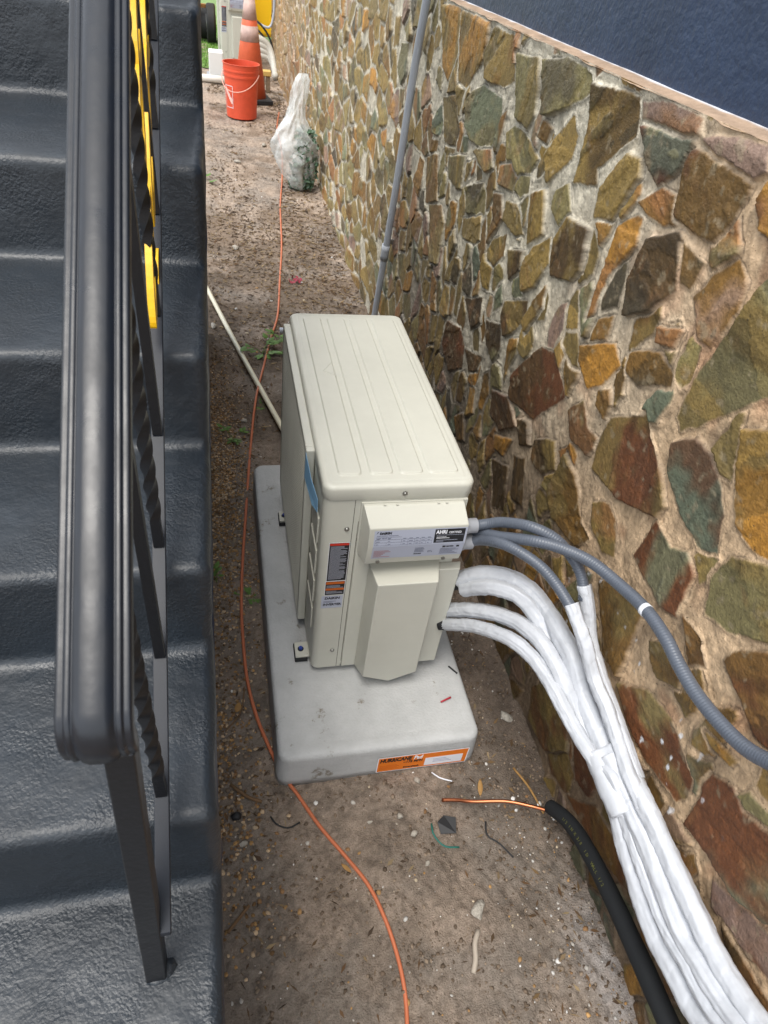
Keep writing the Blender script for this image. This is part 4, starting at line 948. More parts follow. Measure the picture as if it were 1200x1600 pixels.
condC = [(0.373, 0.012, 0.650), (0.395, -0.022, 0.690), (0.42, -0.0709, 0.7208), (0.47, -0.1337, 0.7646), (0.52, -0.1722, 0.7766), (0.57, -0.2256, 0.7824), (0.6, -0.2996, 0.7881), (0.61, -0.3909, 0.8082), (0.61, -0.466, 0.8144), (0.61, -0.5254, 0.8066), (0.61, -0.5858, 0.8058), (0.61, -0.6499, 0.8177), (0.61, -0.7089, 0.8381), (0.61, -0.7525, 0.8688), (0.61, -0.8099, 0.9227), (0.615, -0.90, 1.00), (0.615, -1.15, 1.16), (0.615, -1.7, 1.26), (0.615, -2.5, 1.28)]
o = tube('flexible_conduit', condA, 0.0128, m_flex, disp=ribs, step=0.0015, n=20); tag(o, 'grey ribbed conduit from the upper connector bending down into white wrap', 'conduit', 'grey flexible conduits leaving the condenser')
o = tube('flexible_conduit', condB, 0.0128, m_flex, disp=ribs, step=0.0015, n=20); tag(o, 'short grey ribbed conduit from the lower connector arching into the white bundle', 'conduit', 'grey flexible conduits leaving the condenser')
o = tube('flexible_conduit', condC, 0.0135, m_flex, disp=ribs, step=0.0015, n=20); tag(o, 'longest grey ribbed conduit sweeping across the stone wall to the right edge', 'conduit', 'grey flexible conduits leaving the condenser')
cl = tube('clip_tag', [(0.609, -0.385, 0.8065), (0.610, -0.395, 0.8090)], 0.0146, mat('white_plastic', '#dfe2e6', rough=.4), o, spline=False, step=.004, n=20)

# ================================================================ white wrapped line set
ls = empty('wrapped_line_set', (0.45, -0.1, 0.45), 'white tape wrapped refrigerant line bundle running from the condenser to the lower right', 'pipes')
def wrap(seed, amp=0.0013):
    def f(s, th):
        sp = ((s/0.060+th/(2*np.pi)*(1 if seed % 2 else -1)+seed*.37+0.12*math.sin(s*31+seed)) % 1.0)
        return amp*0.7*np.minimum(sp, (1-sp)*14)+0.0018*fbm(np.full(th.shape, s*22.0)+seed, np.cos(th)*1.3+np.sin(th)*2.1+5, 300+seed, 3)+0.0011*fbm(np.full(th.shape, s*70.0)+seed, th*2, 330+seed, 2)+0.0046*(np.abs(fbm(np.cos(th)*3.0+seed, np.sin(th)*3.0+s*3.2, 340+seed, 3))-0.2)
    return f
T1 = [(0.386, -0.007, 0.499), (0.42, -0.0371, 0.548), (0.47, -0.0871, 0.587), (0.51, -0.1377, 0.5927), (0.54, -0.1884, 0.5753), (0.55, -0.2558, 0.5726), (0.56, -0.3272, 0.5589), (0.57, -0.3881, 0.513), (0.575, -0.4837, 0.4936), (0.575, -0.5761, 0.4833), (0.58, -0.6421, 0.4858)]
T1b = [(0.392, -0.030, 0.492), (0.43, -0.09, 0.5628), (0.48, -0.1433, 0.5866), (0.52, -0.1929, 0.5619), (0.54, -0.2573, 0.5329), (0.55, -0.3624, 0.5004), (0.56, -0.471, 0.475), (0.56, -0.5578, 0.4762), (0.57, -0.6478, 0.4602)]
T2 = [(0.368, 0.003, 0.3667), (0.42, -0.0777, 0.457), (0.47, -0.1602, 0.5173), (0.5, -0.2381, 0.5459), (0.52, -0.3013, 0.5401), (0.53, -0.3555, 0.5273), (0.55, -0.425, 0.4827), (0.56, -0.4971, 0.4608), (0.565, -0.5709, 0.4772)]
T3 = [(0.368, -0.028, 0.3438), (0.41, -0.1207, 0.4423), (0.45, -0.2075, 0.5022), (0.48, -0.2732, 0.5187), (0.5, -0.3355, 0.5142), (0.51, -0.4007, 0.5092), (0.53, -0.4674, 0.4871), (0.54, -0.5216, 0.4858), (0.555, -0.5767, 0.4789)]
T4 = [(0.531, -0.2718, 0.696), (0.55, -0.3451, 0.6466), (0.57, -0.393, 0.586), (0.58, -0.4634, 0.5613), (0.585, -0.5287, 0.5349), (0.58, -0.5983, 0.5255), (0.585, -0.66, 0.515)]
T5 = [(0.5805, -0.2262, 0.705), (0.59, -0.2627, 0.658), (0.595, -0.3052, 0.6091), (0.6, -0.3704, 0.5702), (0.6, -0.4588, 0.5501), (0.6, -0.5415, 0.5312), (0.6, -0.6032, 0.5179)]
L1 = [(0.56, -0.53, 0.482), (0.56, -0.5624, 0.4757), (0.57, -0.6119, 0.4519), (0.57, -0.6926, 0.4209), (0.57, -0.771, 0.3972), (0.57, -0.8483, 0.3859), (0.57, -0.9106, 0.3943), (0.57, -0.9739, 0.4077), (0.57, -1.0436, 0.4396), (0.575, -1.25, 0.51), (0.58, -1.8, 0.56), (0.58, -2.5, 0.56)]
L2 = [(0.570, -0.54, 0.505), (0.575, -0.5775, 0.5011), (0.58, -0.6421, 0.4858), (0.585, -0.7156, 0.4717), (0.585, -0.796, 0.4619), (0.585, -0.8706, 0.4529), (0.585, -0.9317, 0.467), (0.585, -0.9931, 0.4845), (0.585, -1.0596, 0.5173), (0.588, -1.27, 0.58), (0.59, -1.8, 0.61), (0.59, -2.5, 0.61)]
L3 = [(0.590, -0.55, 0.520), (0.59, -0.5931, 0.5146), (0.59, -0.6579, 0.5166), (0.6, -0.7286, 0.498), (0.6, -0.7996, 0.4957), (0.6, -0.8655, 0.4936), (0.6, -0.9326, 0.4962), (0.6, -0.993, 0.5111), (0.6, -1.0587, 0.5405), (0.60, -1.28, 0.62), (0.60, -1.8, 0.66), (0.60, -2.5, 0.66)]
L4 = [(0.555, -0.56, 0.495), (0.56, -0.5947, 0.4998), (0.57, -0.6478, 0.4602), (0.57, -0.7202, 0.4451), (0.57, -0.8398, 0.4261), (0.57, -0.9139, 0.4439), (0.57, -0.9843, 0.4557), (0.57, -1.048, 0.4879), (0.565, -1.27, 0.55), (0.565, -1.8, 0.59), (0.565, -2.5, 0.59)]
for k, (c, r) in enumerate(((T1, .0238), (T1b, .0212), (T2, .0190), (T3, .0165), (T4, .0158), (T5, .0152), (L1, .0225), (L2, .0225), (L3, .0205), (L4, .0150))):
    V, F = tube_data(c, (lambda t, r=r: r), step=0.0026, n=40, disp=wrap(k)); reparent(mesh_obj('pipe_strand', V, F, m_tapew, smooth=True), ls)
# tape band binding the strands together
bd = [(0.570, -0.520, 0.497), (0.573, -0.560, 0.492), (0.577, -0.610, 0.486), (0.580, -0.650, 0.478)]
pb = np.array([1.0+0.32*math.cos(2*(a-0.6)) for a in np.linspace(0, 2*np.pi, 28, endpoint=False)])
V, F = tube_data(bd, (lambda t: 0.037-0.003*abs(t-.5)), step=0.004, n=28, disp=wrap(17, 0.0018), prof=pb); reparent(mesh_obj('tape_band', V, F, m_tapew, smooth=True), ls)
for nm, c, r in (('foam_end', [(0.352, 0.016, 0.460), (0.392, -0.011, 0.505)], 0.0222), ('foam_end', [(0.352, -0.020, 0.335), (0.371, -0.030, 0.346)], 0.0165)):
    reparent(tube(nm, c, r, m_rub, spline=False, step=.01, n=20), ls)
m_cu = mat('copper', '#b5714f', rough=0.36, metal=1.0, noise=0.2, nscale=60)
reparent(tube('copper_stub', [(0.340, -0.016, 0.335), (0.362, -0.026, 0.340)], 0.006, m_cu, spline=False, step=.01), ls)

# ================================================================ copper pipe with black foam
cp = empty('copper_pipe', (0.33, -0.37, 0.0), 'bent bare copper pipe end emerging from black foam insulation beside the wall', 'pipe')
reparent(tube('bare_copper', [(0.326, -0.372, 0.018), (0.36, -0.384, 0.033), (0.40, -0.4018, 0.0504), (0.48, -0.4234, 0.0737), (0.54, -0.4502, 0.0851), (0.585, -0.4735, 0.0903), (0.60, -0.50, 0.11)], 0.0048, m_cu, n=14), cp)
m_foam = mat('black_foam', '#222426', rough=0.75, spec=0.25, bump=0.3, bscale=220, bdist=0.001)
foam = reparent(tube('foam_insulation', [(0.588, -0.4640, 0.0950), (0.595, -0.5150, 0.138), (0.6, -0.5698, 0.165), (0.6, -0.6465, 0.1897), (0.6, -0.736, 0.2074), (0.6, -0.8087, 0.2152), (0.6, -0.8761, 0.2224), (0.6, -0.9651, 0.2285), (0.6, -1.0573, 0.2382), (0.6, -1.4, 0.24), (0.6, -2.5, 0.24)], (lambda t: 0.0190+0.0030*min(1, t*5)), m_foam, n=28, disp=lambda s, th: 0.0008*fbm(np.full(th.shape, s*30.), th, 350, 2)), cp)
m_fy = mat('yellow_print', '#5c5c2c', rough=.7)
fp = crom([(0.595, -0.5150, 0.138), (0.6, -0.5698, 0.165), (0.6, -0.6465, 0.1897), (0.6, -0.736, 0.2074), (0.6, -0.8087, 0.2152)], 40)
fp, fs = resample(fp, 0.0005); pos = 0.012; lets = []
for ch in '1/2 IN X 3/8  ID  WALL 1/2':
    if ch != ' ':
        k_ = int(pos/0.0005); c_ = Vector(fp[k_]); t_ = Vector(fp[k_+4]-fp[k_-4]).normalized()
        v_ = Vector((-0.80, 0.05, 0.55)); v_ = (v_-t_*v_.dot(t_)).normalized()
        M_t = frame(tuple(c_+v_*0.0228), t_, v_.cross(t_))
        lets.append(text_mesh('l', ch, 0.0105, m_fy, None, M_t, bold=.0001))
    pos += 0.0074
lt_ = merge(lets, 'printed_line', None); reparent(lt_, cp); lt_.parent = foam; lt_.matrix_parent_inverse = Matrix()

# ================================================================ orange cord, white pvc stick, wall conduit
m_cord = mat('orange_cord', '#b96a48', rough=0.5, spec=0.4)
cord = [(0.5149, 7.6786), (0.4363, 6.9328), (0.4137, 6.0727), (0.3525, 5.2484), (0.2749, 4.4836), (0.219, 3.6706), (0.1542, 3.0198), (0.1077, 2.571), (0.0516, 2.2955), (-0.0095, 1.9822), (-0.0677, 1.6223), (-0.1063, 1.3145), (-0.1276, 1.0897), (-0.1481, 0.8511), (-0.1698, 0.6082), (-0.1824, 0.3959), (-0.1825, 0.2335), (-0.1768, 0.0862), (-0.1595, -0.0276), (-0.1339, -0.1243), (-0.0968, -0.2261), (-0.0592, -0.2916), (-0.0099, -0.385), (0.0451, -0.4694), (0.0899, -0.5452), (0.1156, -0.6215), (0.1294, -0.6917), (0.1338, -0.7565), (0.1307, -0.8105), (0.1175, -0.8821), (0.10, -1.0), (0.06, -1.3), (0.10, -1.7), (0.2, -2.3)]
cz = []
for x, y in cord:
    z = float(ground_h(np.array([x]), np.array([y]))[0])+0.0045
    if 1.5 < y < 1.9: z = 0.034
    cz.append((x, y, z))
r_c = lambda t: 0.0062 if t < .5 else 0.0048
o = tube('extension_cord', cz, (lambda t: 0.0072-0.0026*t), m_cord, step=0.012, n=12); tag(o, 'orange extension cord snaking along the soil and under the pad corner', 'cord')
m_pvc = mat('ivory_pvc', '#ddd6bd', rough=0.4)
o = tube('pvc_pipe', [(-0.33, 3.03, 0.022), (-0.125, 2.087, 0.022), (0.07, 1.25, 0.022)], 0.0125, m_pvc, spline=False, step=.1, n=20); tag(o, 'thin ivory plastic pipe lying diagonally under the orange cord behind the pad', 'pipe')
m_gp = mat('grey_pvc', '#aab0b8', rough=0.45, noise=0.1, nscale=20)
wc = empty('wall_conduit', (0.62, 2.3, 0), 'straight grey plastic conduit climbing the stone wall behind the condenser', 'conduit')
reparent(tube('riser_pipe', [(0.612, 2.00, 1.64), (0.612, 2.075, 1.332), (0.612, 2.142, 0.84), (0.614, 2.270, 0.20), (0.612, 2.305, 0.03)], 0.0165, m_gp, n=20, step=.02), wc)
reparent(tube('coupling', [(0.612, 2.196, 0.57), (0.613, 2.212, 0.49)], 0.0205, m_gp, spline=False, step=.02, n=20), wc)
bm = bmesh.new(); box(bm, 0.604, 0.650, 2.185, 2.197, 0.577, 0.600); reparent(bm_obj('strap', bm, m_screw, bevel=.001), wc)
reparent(tube('ground_pipe', [(0.612, 2.305, 0.055), (0.605, 2.312, 0.022), (0.56, 2.318, 0.020), (0.10, 2.335, 0.020)], 0.0165, m_gp, n=20, step=.01), wc)
reparent(tube('elbow', [(0.612, 2.296, 0.085), (0.612, 2.306, 0.035), (0.600, 2.312, 0.022), (0.565, 2.318, 0.021)], 0.0212, m_gp, n=20, step=.006), wc)

# ================================================================ weeds
m_weed = mat('weed_leaf', '#5d7f33', rough=0.55, spec=0.35, noise=0.35, nscale=60)
def weed(x, y, n, s, label, up=0.7, seed=0):
    q = random.Random(seed); V = []; F = []; z0 = float(ground_h(np.array([x]), np.array([y]))[0])
    root = empty('weed', (x, y, z0), label, 'plant', 'small green weeds in the soil')
    st = []
    for k in range(n):
        a = q.uniform(0, 6.283); el = q.uniform(0.3, 1.1)*up; Ls = s*q.uniform(.4, 1.0)
        tip = Vector((math.cos(a)*math.cos(el), math.sin(a)*math.cos(el), math.sin(el)))*Ls
        st.append(tube_data([(0, 0, 0), tuple(tip*0.5+Vector((0, 0, s*.06))), tuple(tip)], s*0.008, step=s*.12, n=5))
        for j in range(3):
            b = tip*q.uniform(.45, 1.0); aa = a+q.uniform(-1.3, 1.3); ll = s*q.uniform(.28, .48); wd_ = ll*q.uniform(.2, .28)
            d_ = Vector((math.cos(aa), math.sin(aa), q.uniform(-.1, .5))).normalized(); n_ = Vector((-math.sin(aa), math.cos(aa), 0)); upv = d_.cross(n_)
            o_ = len(V); droop = -0.15
            for (t, ww) in ((0, .05), (.25, .8), (.5, 1), (.78, .6), (1, .02)):
                c = b+d_*ll*t+Vector((0, 0, droop*ll*t*t))
                V += [c-n_*wd_*ww-upv*wd_*.25*ww, c, c+n_*wd_*ww-upv*wd_*.25*ww]
            for r_ in range(4):
                for cc in range(2): F.append((o_+r_*3+cc, o_+r_*3+cc+1, o_+(r_+1)*3+cc+1, o_+(r_+1)*3+cc))
    mesh_obj('leaves', V, F, m_weed, root, smooth=True)
    v, f = join_data(st); mesh_obj('stems', v, f, m_weed, root)
weed(-0.01, 2.12, 9, 0.14, 'leafy green weed between the orange cord and the condenser', seed=1)
weed(0.085, 2.22, 6, 0.11, 'broad leaved weed tucked behind the far corner of the condenser', seed=2)
weed(-0.30, 4.95, 5, 0.14, 'light green sprig far along by the edge of the steps', seed=3)
weed(-0.165, 0.43, 6, 0.055, 'feathery low weed against the left side of the pad', seed=4, up=.4)
weed(-0.262, 0.50, 4, 0.075, 'narrow weed growing up the side of the painted steps', seed=5, up=1.3)
weed(-0.19, 1.38, 6, 0.085, 'sparse fine weed left of the cord behind the pad', seed=6, up=.35)
weed(-0.03, 1.62, 4, 0.06, 'tiny weed between cord and condenser grille', seed=7, up=.35)
m_tw = mat('twig', '#6b5238', rough=.85); m_lf = mat('tan_leaf', '#a37c46', rough=.7, noise=.3, nscale=80)
# single leaves
def leaf(x, y, l, wd_, a, label):
    z = float(ground_h(np.array([x]), np.array([y]))[0])+0.004; V = []; F = []
    for k in range(7):
        t = k/6; ww = wd_*math.sin(math.pi*min(1, t*0.93+0.06))**0.8; c = (t-0.5)*l
        V += [(c, -ww/2, 0.002+0.006*t), (c, 0, 0.0005+0.004*t), (c, ww/2, 0.002+0.007*t)]
    F = [(r*3+c, r*3+c+1, (r+1)*3+c+1, (r+1)*3+c) for r in range(6) for c in range(2)]
    o = mesh_obj('leaf', V, F, m_lf, smooth=True); md = o.modifiers.new('s', 'SOLIDIFY'); md.thickness = 0.0006
    o.location = (x, y, z); o.rotation_euler = (0, 0, a); tag(o, label, 'leaf', 'dry leaves lying on the soil')
leaf(-0.207, -0.014, .030, .020, 1.2, 'heart shaped tan leaf left of the pad beside the orange cord')
leaf(0.448, -0.345, .046, .015, 1.3, 'upright tan leaf below the right end of the orange label')
leaf(0.043, -0.500, .034, .010, -0.9, 'narrow curled leaf touching the orange cord in front of the pad')
def stick(pts, r, label, name='twig', m=m_tw, grp='sticks and scraps on the soil', cat='twig'):
    o = tube(name, [(x, y, float(ground_h(np.array([x]), np.array([y]))[0])+h) for x, y, h in pts], r, m, step=.01, n=7); tag(o, label, cat, grp)
stick([(0.566, -0.30, .004), (0.59, -0.365, .006), (0.606, -0.44, .004)], .0032, 'pale split stick slanting past the copper pipe', m=m_lf)
stick([(-0.235, -0.245, .004), (-0.19, -0.285, .006), (-0.155, -0.30, .004)], .0045, 'thick brown stick left of the pad front corner')
stick([(-0.25, -0.60, .004), (-0.20, -0.55, .006)], .004, 'short forked twig by the steps below the pad')
stick([(-0.245, -0.09, .003), (-0.20, -0.03, .012), (-0.185, 0.06, .004)], .0022, 'thin dark twig curving beside the cord left of the pad')
m_blk = mat('black_scrap', '#1b1c1e', rough=.6); m_teal = mat('teal_wire', '#15665c', rough=.45); m_rd = mat('red_wire', '#a82f3a', rough=.45)
stick([(-0.135, -0.345, .004), (-0.12, -0.368, .004), (-0.09, -0.378, .003), (-0.06, -0.366, .004)], .0022, 'black curved strip of plastic in front of the pad corner', 'plastic_strip', m_blk, cat='scrap')
stick([(0.285, -0.425, .004), (0.283, -0.455, .006), (0.305, -0.485, .006), (0.345, -0.492, .004)], .0022, 'curved teal wire offcut next to the black plastic scrap', 'wire', m_teal, cat='wire')
stick([(0.320, -0.285, .006), (0.340, -0.305, .008), (0.372, -0.318, .005)], .0020, 'white wire offcut under the front edge of the pad', 'wire', m_wh, cat='wire')
stick([(0.434, -0.44, .004), (0.428, -0.475, .006), (0.455, -0.50, .004), (0.48, -0.54, .003)], .0022, 'thin black looped strip on the soil below the copper pipe', 'plastic_strip', m_blk, cat='scrap')
bm = bmesh.new(); V = [(-.022, -.02, 0), (.018, -.026, .006), (.026, .012, .012), (-.004, .024, .008), (-.026, .008, .010)]
vs = [bm.verts.new(v) for v in V]+[bm.verts.new((a, b, c+.0015)) for a, b, c in V]; bm.faces.new(vs[:5][::-1]); bm.faces.new(vs[5:])
for k in range(5): bm.faces.new((vs[k], vs[(k+1) % 5], vs[5+(k+1) % 5], vs[5+k]))
o = bm_obj('plastic_scrap', bm, m_blk); o.location = (0.325, -0.435, .004); tag(o, 'crumpled black plastic scrap with a teal wire, in front of the pad', 'scrap')
o = tube('wire', [(0.365, -0.138, PH+.003), (0.398, -0.126, PH+.003)], .0028, m_rd, spline=False, n=8); tag(o, 'short red wire offcut lying on the pad', 'wire', 'offcuts on the pad')
o = tube('wire', [(0.420, -0.020, PH+.003), (0.440, -0.048, PH+.003)], .0026, m_blk, spline=False, n=8); tag(o, 'short black wire offcut lying on the pad', 'wire', 'offcuts on the pad')
V = []; F = []
m_bark = mat('peeled_bark', '#a59a8c', rough=.85)
stick([(0.335, -0.690, .004), (0.318, -0.715, .010), (0.312, -0.745, .006), (0.300, -0.770, .004)], .0065, 'curled pale strip of bark below the large white rock', 'bark_strip', m_bark, cat='bark')

# ================================================================ far end: bucket, cone, bag, second condenser, machine
m_bk2 = mat('orange_bucket', '#dc5638', rough=0.42, spec=0.5, noise=.15, nscale=14, spots=(20, .66, '#c98a78'))
bu = empty('bucket', (0.085, 7.32, 0), 'orange red plastic bucket with wire handle standing on the soil', 'bucket')
bm = bmesh.new(); R1, R2, Hb = 0.158, 0.188, 0.50
lathe(bm, [(0.001, 0.004), (R1-.01, 0.0), (R1, 0.008), (R2-.012, Hb-.12), (R2-.004, Hb-.118), (R2-.004, Hb-.10), (R2-.008, Hb-.098), (R2-.006, Hb-.07), (R2, Hb-.068), (R2, Hb-.055), (R2-.004, Hb-.053), (R2-.001, Hb-.006), (R2+.006, Hb-.004), (R2+.006, Hb), (R2-.006, Hb), (R1-.006, 0.012), (0.001, 0.012)], n=48)
bm_obj('pail', bm, m_bk2, bu, smooth=False).data.shade_smooth()
bu.children[0].data.set_sharp_from_angle(angle=math.radians(40))
hd = tube('handle', [(R2*math.cos(math.radians(a)), R2*math.sin(math.radians(a)), 0) for a in (-1, 1)], .004, m_screw, spline=False, step=.01)
bpy.data.objects.remove(hd)
hp = []
for k in range(15):
    t = k/14; a = math.radians(160+t*180-5); hp.append((math.cos(a)*(R2+.012), math.sin(a)*(R2+.016)-0.0, Hb-.085-0.155*math.sin(math.pi*t)+0.0))
tube('handle', hp, 0.0045, mat('wire_pale', '#d8a898', rough=.4), bu, step=.01, n=8)
# white printed square on the side facing left-front
def wrapped_patch(name, a0, a1, z0, z1, m, r_off):
    V = []; F = []; n = 8
    for k in range(n+1):
        a = math.radians(a0+(a1-a0)*k/n)
        for z in (z0, z1):
            r = R1+(R2-.012-R1)*(z-.008)/(Hb-.128)+r_off; V.append((r*math.cos(a), r*math.sin(a), z))
    F = [(k*2, k*2+2, k*2+3, k*2+1) for k in range(n)]; return V, F
Ls = []
for (a0, a1, z0, z1) in ((198, 236, .30, .305), (198, 236, .10, .105), (198, 199.5, .105, .30), (234.5, 236, .105, .30)): Ls.append(wrapped_patch('p', a0, a1, z0, z1, None, .0015))
V, F = join_data([(np.array(a), b) for a, b in Ls]); mesh_obj('printed_frame', V, F, m_wh, bu.children[0])
Ls = []
for k in range(9): Ls.append(wrapped_patch('p', 202+k*3.2, 206+k*3.2+(k % 3), .29-k*.013-.045, .295-k*.013, None, .0018))
V, F = join_data([(np.array(a), b) for a, b in Ls]); mesh_obj('printed_emblem', V, F, mat('faded_print', '#f0c8be', rough=.5), bu.children[0])

co = empty('traffic_cone', (0.215, 8.15, 0), 'tall orange traffic cone with two pale bands and a black base', 'traffic cone')
co.rotation_euler = (0, 0, .15)
m_co = mat('cone_orange', '#d9653f', rough=0.5, noise=.25, nscale=9, spots=(14, .64, '#b5725a')); m_cw = mat('cone_band', '#c4a79c', rough=.5, noise=.3, nscale=14)
CH = 1.12
def cr(z): return 0.185-(0.185-0.035)*(z-0.035)/(CH-0.035)
def cone_part(name, z0, z1, m, off=0):
    bm = bmesh.new(); lathe(bm, [(cr(z0)+off, z0), (cr(z1)+off, z1)], n=40)
    o = bm_obj(name, bm, m, co, smooth=True); md = o.modifiers.new('s', 'SOLIDIFY'); md.thickness = .004; md.offset = -1
cone_part('cone_body', 0.035, CH, m_co); cone_part('reflective_band', 0.59, 0.735, m_cw, .002); cone_part('reflective_band', 0.79, 0.97, m_cw, .002)
bm = bmesh.new(); box(bm, -.23, .23, -.20, .20, 0, .05); bm_obj('base', bm, m_rub, co, bevel=.012)

# translucent plastic bag of leaves leaning on the wall
m_bag = bpy.data.materials.new('clear_plastic'); m_bag.use_nodes = True
p = m_bag.node_tree.nodes['Principled BSDF']; p.inputs['Base Color'].default_value = (0.86, 0.89, 0.88, 1); p.inputs['Roughness'].default_value = .25; p.inputs['Alpha'].default_value = 0.55; p.inputs['Specular IOR Level'].default_value = .8
_n = m_bag.node_tree; _t = _n.nodes.new('ShaderNodeTexCoord'); _z = _n.nodes.new('ShaderNodeTexNoise'); _z.inputs['Scale'].default_value = 6; _z.inputs['Detail'].default_value = 9; _z.inputs['Roughness'].default_value = .7
_r = _n.nodes.new('ShaderNodeMapRange'); _r.inputs[1].default_value = .40; _r.inputs[2].default_value = .60; _r.inputs[3].default_value = .30; _r.inputs[4].default_value = .66
_n.links.new(_t.outputs['Object'], _z.inputs['Vector']); _n.links.new(_z.outputs['Fac'], _r.inputs[0]); _n.links.new(_r.outputs[0], p.inputs['Alpha'])
_b = _n.nodes.new('ShaderNodeBump'); _b.inputs['Distance'].default_value = .03; _b.inputs['Strength'].default_value = .3; _n.links.new(_z.outputs['Fac'], _b.inputs['Height']); _n.links.new(_b.outputs[0], p.inputs['Normal'])
bagr = empty('plastic_bag', (0.46, 4.92, 0), 'clear plastic bag of green clippings with a knotted top leaning on the wall', 'bag')
prof_b = [(0.0, .01, .04), (.02, .075, .065), (.10, .115, .10), (.22, .145, .12), (.36, .155, .12), (.46, .12, .10), (.54, .075, .06), (.62, .055, .045), (.72, .065, .04), (.80, .06, .035), (.84, .035, .02)]
zs = np.array([q[0] for q in prof_b]); zz = np.linspace(0, .84, 70); th = np.linspace(0, 2*np.pi, 72, endpoint=False)
A = np.interp(zz, zs, [q[1] for q in prof_b]); B = np.interp(zz, zs, [q[2] for q in prof_b])
TH, ZZ = np.meshgrid(th, zz); AA = A[:, None]; BB = B[:, None]
wr = 1+0.30*fbm(np.cos(TH)*2.2+4, ZZ*9+np.sin(TH)*2.2, 401, 4)-0.26*np.abs(fbm(np.cos(TH)*5+ZZ*5, ZZ*9+np.sin(TH)*5, 405, 3))
lean = 0.10*(ZZ/.84)*(ZZ/.84)
BXc = (1+0.26*np.exp(-((ZZ-.28)/.2)**2))*AA*wr*np.cos(TH)-0.06*np.sin(ZZ*3.6)+0.02; BYc = BB*wr*np.sin(TH)
i = np.arange(TH.size).reshape(TH.shape); i2 = np.concatenate([i, i[:, :1]], 1)
Fb = np.stack([i2[:-1, :-1], i2[:-1, 1:], i2[1:, 1:], i2[1:, :-1]], -1).reshape(-1, 4)
raw_mesh('bag_film', [np.stack([BXc, BYc, ZZ], -1).reshape(-1, 3)], [Fb], None, m_bag, bagr)
# clippings inside
V = []; F = []; q = random.Random(4)
while len(V) < 900*4:
    z = q.uniform(.02, .46); a = q.uniform(0, 6.283); rr = q.random()**.4
    ra = np.interp(z, zs, [k[1] for k in prof_b]); rb = np.interp(z, zs, [k[2] for k in prof_b])
    x = ra*1.12*rr*math.cos(a)-0.06*math.sin(z*3.6)+.035; y = rb*.93*rr*math.sin(a)
    if x < -0.05+0.16*(z-.1)+q.uniform(-.04, .04): continue
    l = q.uniform(.03, .07); w_ = l*.3; d_ = Vector((q.uniform(-1, 1), q.uniform(-1, 1), q.uniform(-1, 1))).normalized(); n_ = d_.orthogonal().normalized()*w_; c = Vector((x, y, z)); o_ = len(V)
    V += [c-d_*l/2, c+n_, c+d_*l/2, c-n_]; F.append((o_, o_+1, o_+2, o_+3))
mesh_obj('clippings', V, F, mat('green_clippings', '#5d7a60', rough=.5, noise=.5, nscale=30), bagr)

# second condenser, on its own pad, facing the same way
ac2 = copy_tree(ac); ac2.location = (-0.085, 10.45, 0.03); ac2.scale = (1.22, 1.22, 1.22)
ac2['label'] = 'farther beige condenser unit, half hidden behind the traffic cone'
# its wrapped tubes and conduits
m_wt = mat('greyish_wrap', '#b9b6ac', rough=.6)
far = empty('far_line_set', (0.5, 10.4, 0), 'curved pale wrapped pipes and black hoses beside the far condenser', 'pipes')
for k in range(4):
    dz = 0.075*k
    reparent(tube('pipe_strand', [(0.33, 10.2, .36-dz), (0.40, 10.12, .385-dz*.9), (0.473, 10.1, .367-dz*.8), (0.560, 10.1, .30-dz*.6), (0.605, 10.05, .19-dz*.3), (0.625, 9.9, .06), (0.61, 9.5, .05)], .040, m_wt, n=14, step=.03), far)
reparent(tube('hose', [(0.32, 10.2, .60), (0.431, 10.1, .549), (0.525, 10.1, .459), (0.595, 10.1, .335), (0.63, 10.05, .15)], .013, m_rub, n=10, step=.03), far)
reparent(tube('hose', [(0.32, 10.2, .53), (0.422, 10.1, .463), (0.499, 10.1, .384), (0.56, 10.1, .25)], .013, m_rub, n=10, step=.03), far)
reparent(tube('hose', [(0.63, 10.1, 1.3), (0.63, 10.1, .822), (0.62, 10.1, .647), (0.576, 10.1, .521), (0.473, 10.1, .525), (0.34, 10.15, .60)], .016, m_gp, n=10, step=.03), far)
# timber stub and base
o_ = empty('wooden_stake', (0.42, 8.75, 0), 'short timber stake with yellow cap between cone and wall', 'stake')
m_wood = mat('weathered_wood', '#8a7760', rough=.85, noise=.4, nscale=25)
bm = bmesh.new(); box(bm, -.05, .0, -.05, .05, 0, .17); box(bm, .015, .065, -.05, .05, 0, .17); bm_obj('timber', bm, m_wood, o_, bevel=.004)
bm = bmesh.new(); box(bm, -.06, .075, -.06, .06, .172, .23); bm_obj('cap', bm, mat('ochre_cap', '#c8a860', rough=.7), o_, bevel=.01)
# white utility box and pipe at the left
wb = empty('utility_box', (-0.16, 9.3, 0), 'low white utility box on a grey base left of the bucket', 'box')
bm = bmesh.new(); box(bm, -.09, .09, -.12, .12, .045, .30); bm_obj('cover', bm, mat('white_enamel', '#dfe0dc', rough=.4), wb, bevel=.012)
bm = bmesh.new(); box(bm, -.12, .14, -.16, .16, 0, .043); bm_obj('plinth', bm, m_con, wb, bevel=.006)
o = tube('pvc_pipe', [(-0.75, 8.95, .05), (-0.30, 8.95, .05), (0.02, 8.93, .05)], .042, mat('white_pvc', '#dddacf', rough=.4), spline=False, step=.2, n=20); tag(o, 'thick white plastic pipe lying left of the bucket at the far end', 'pipe')
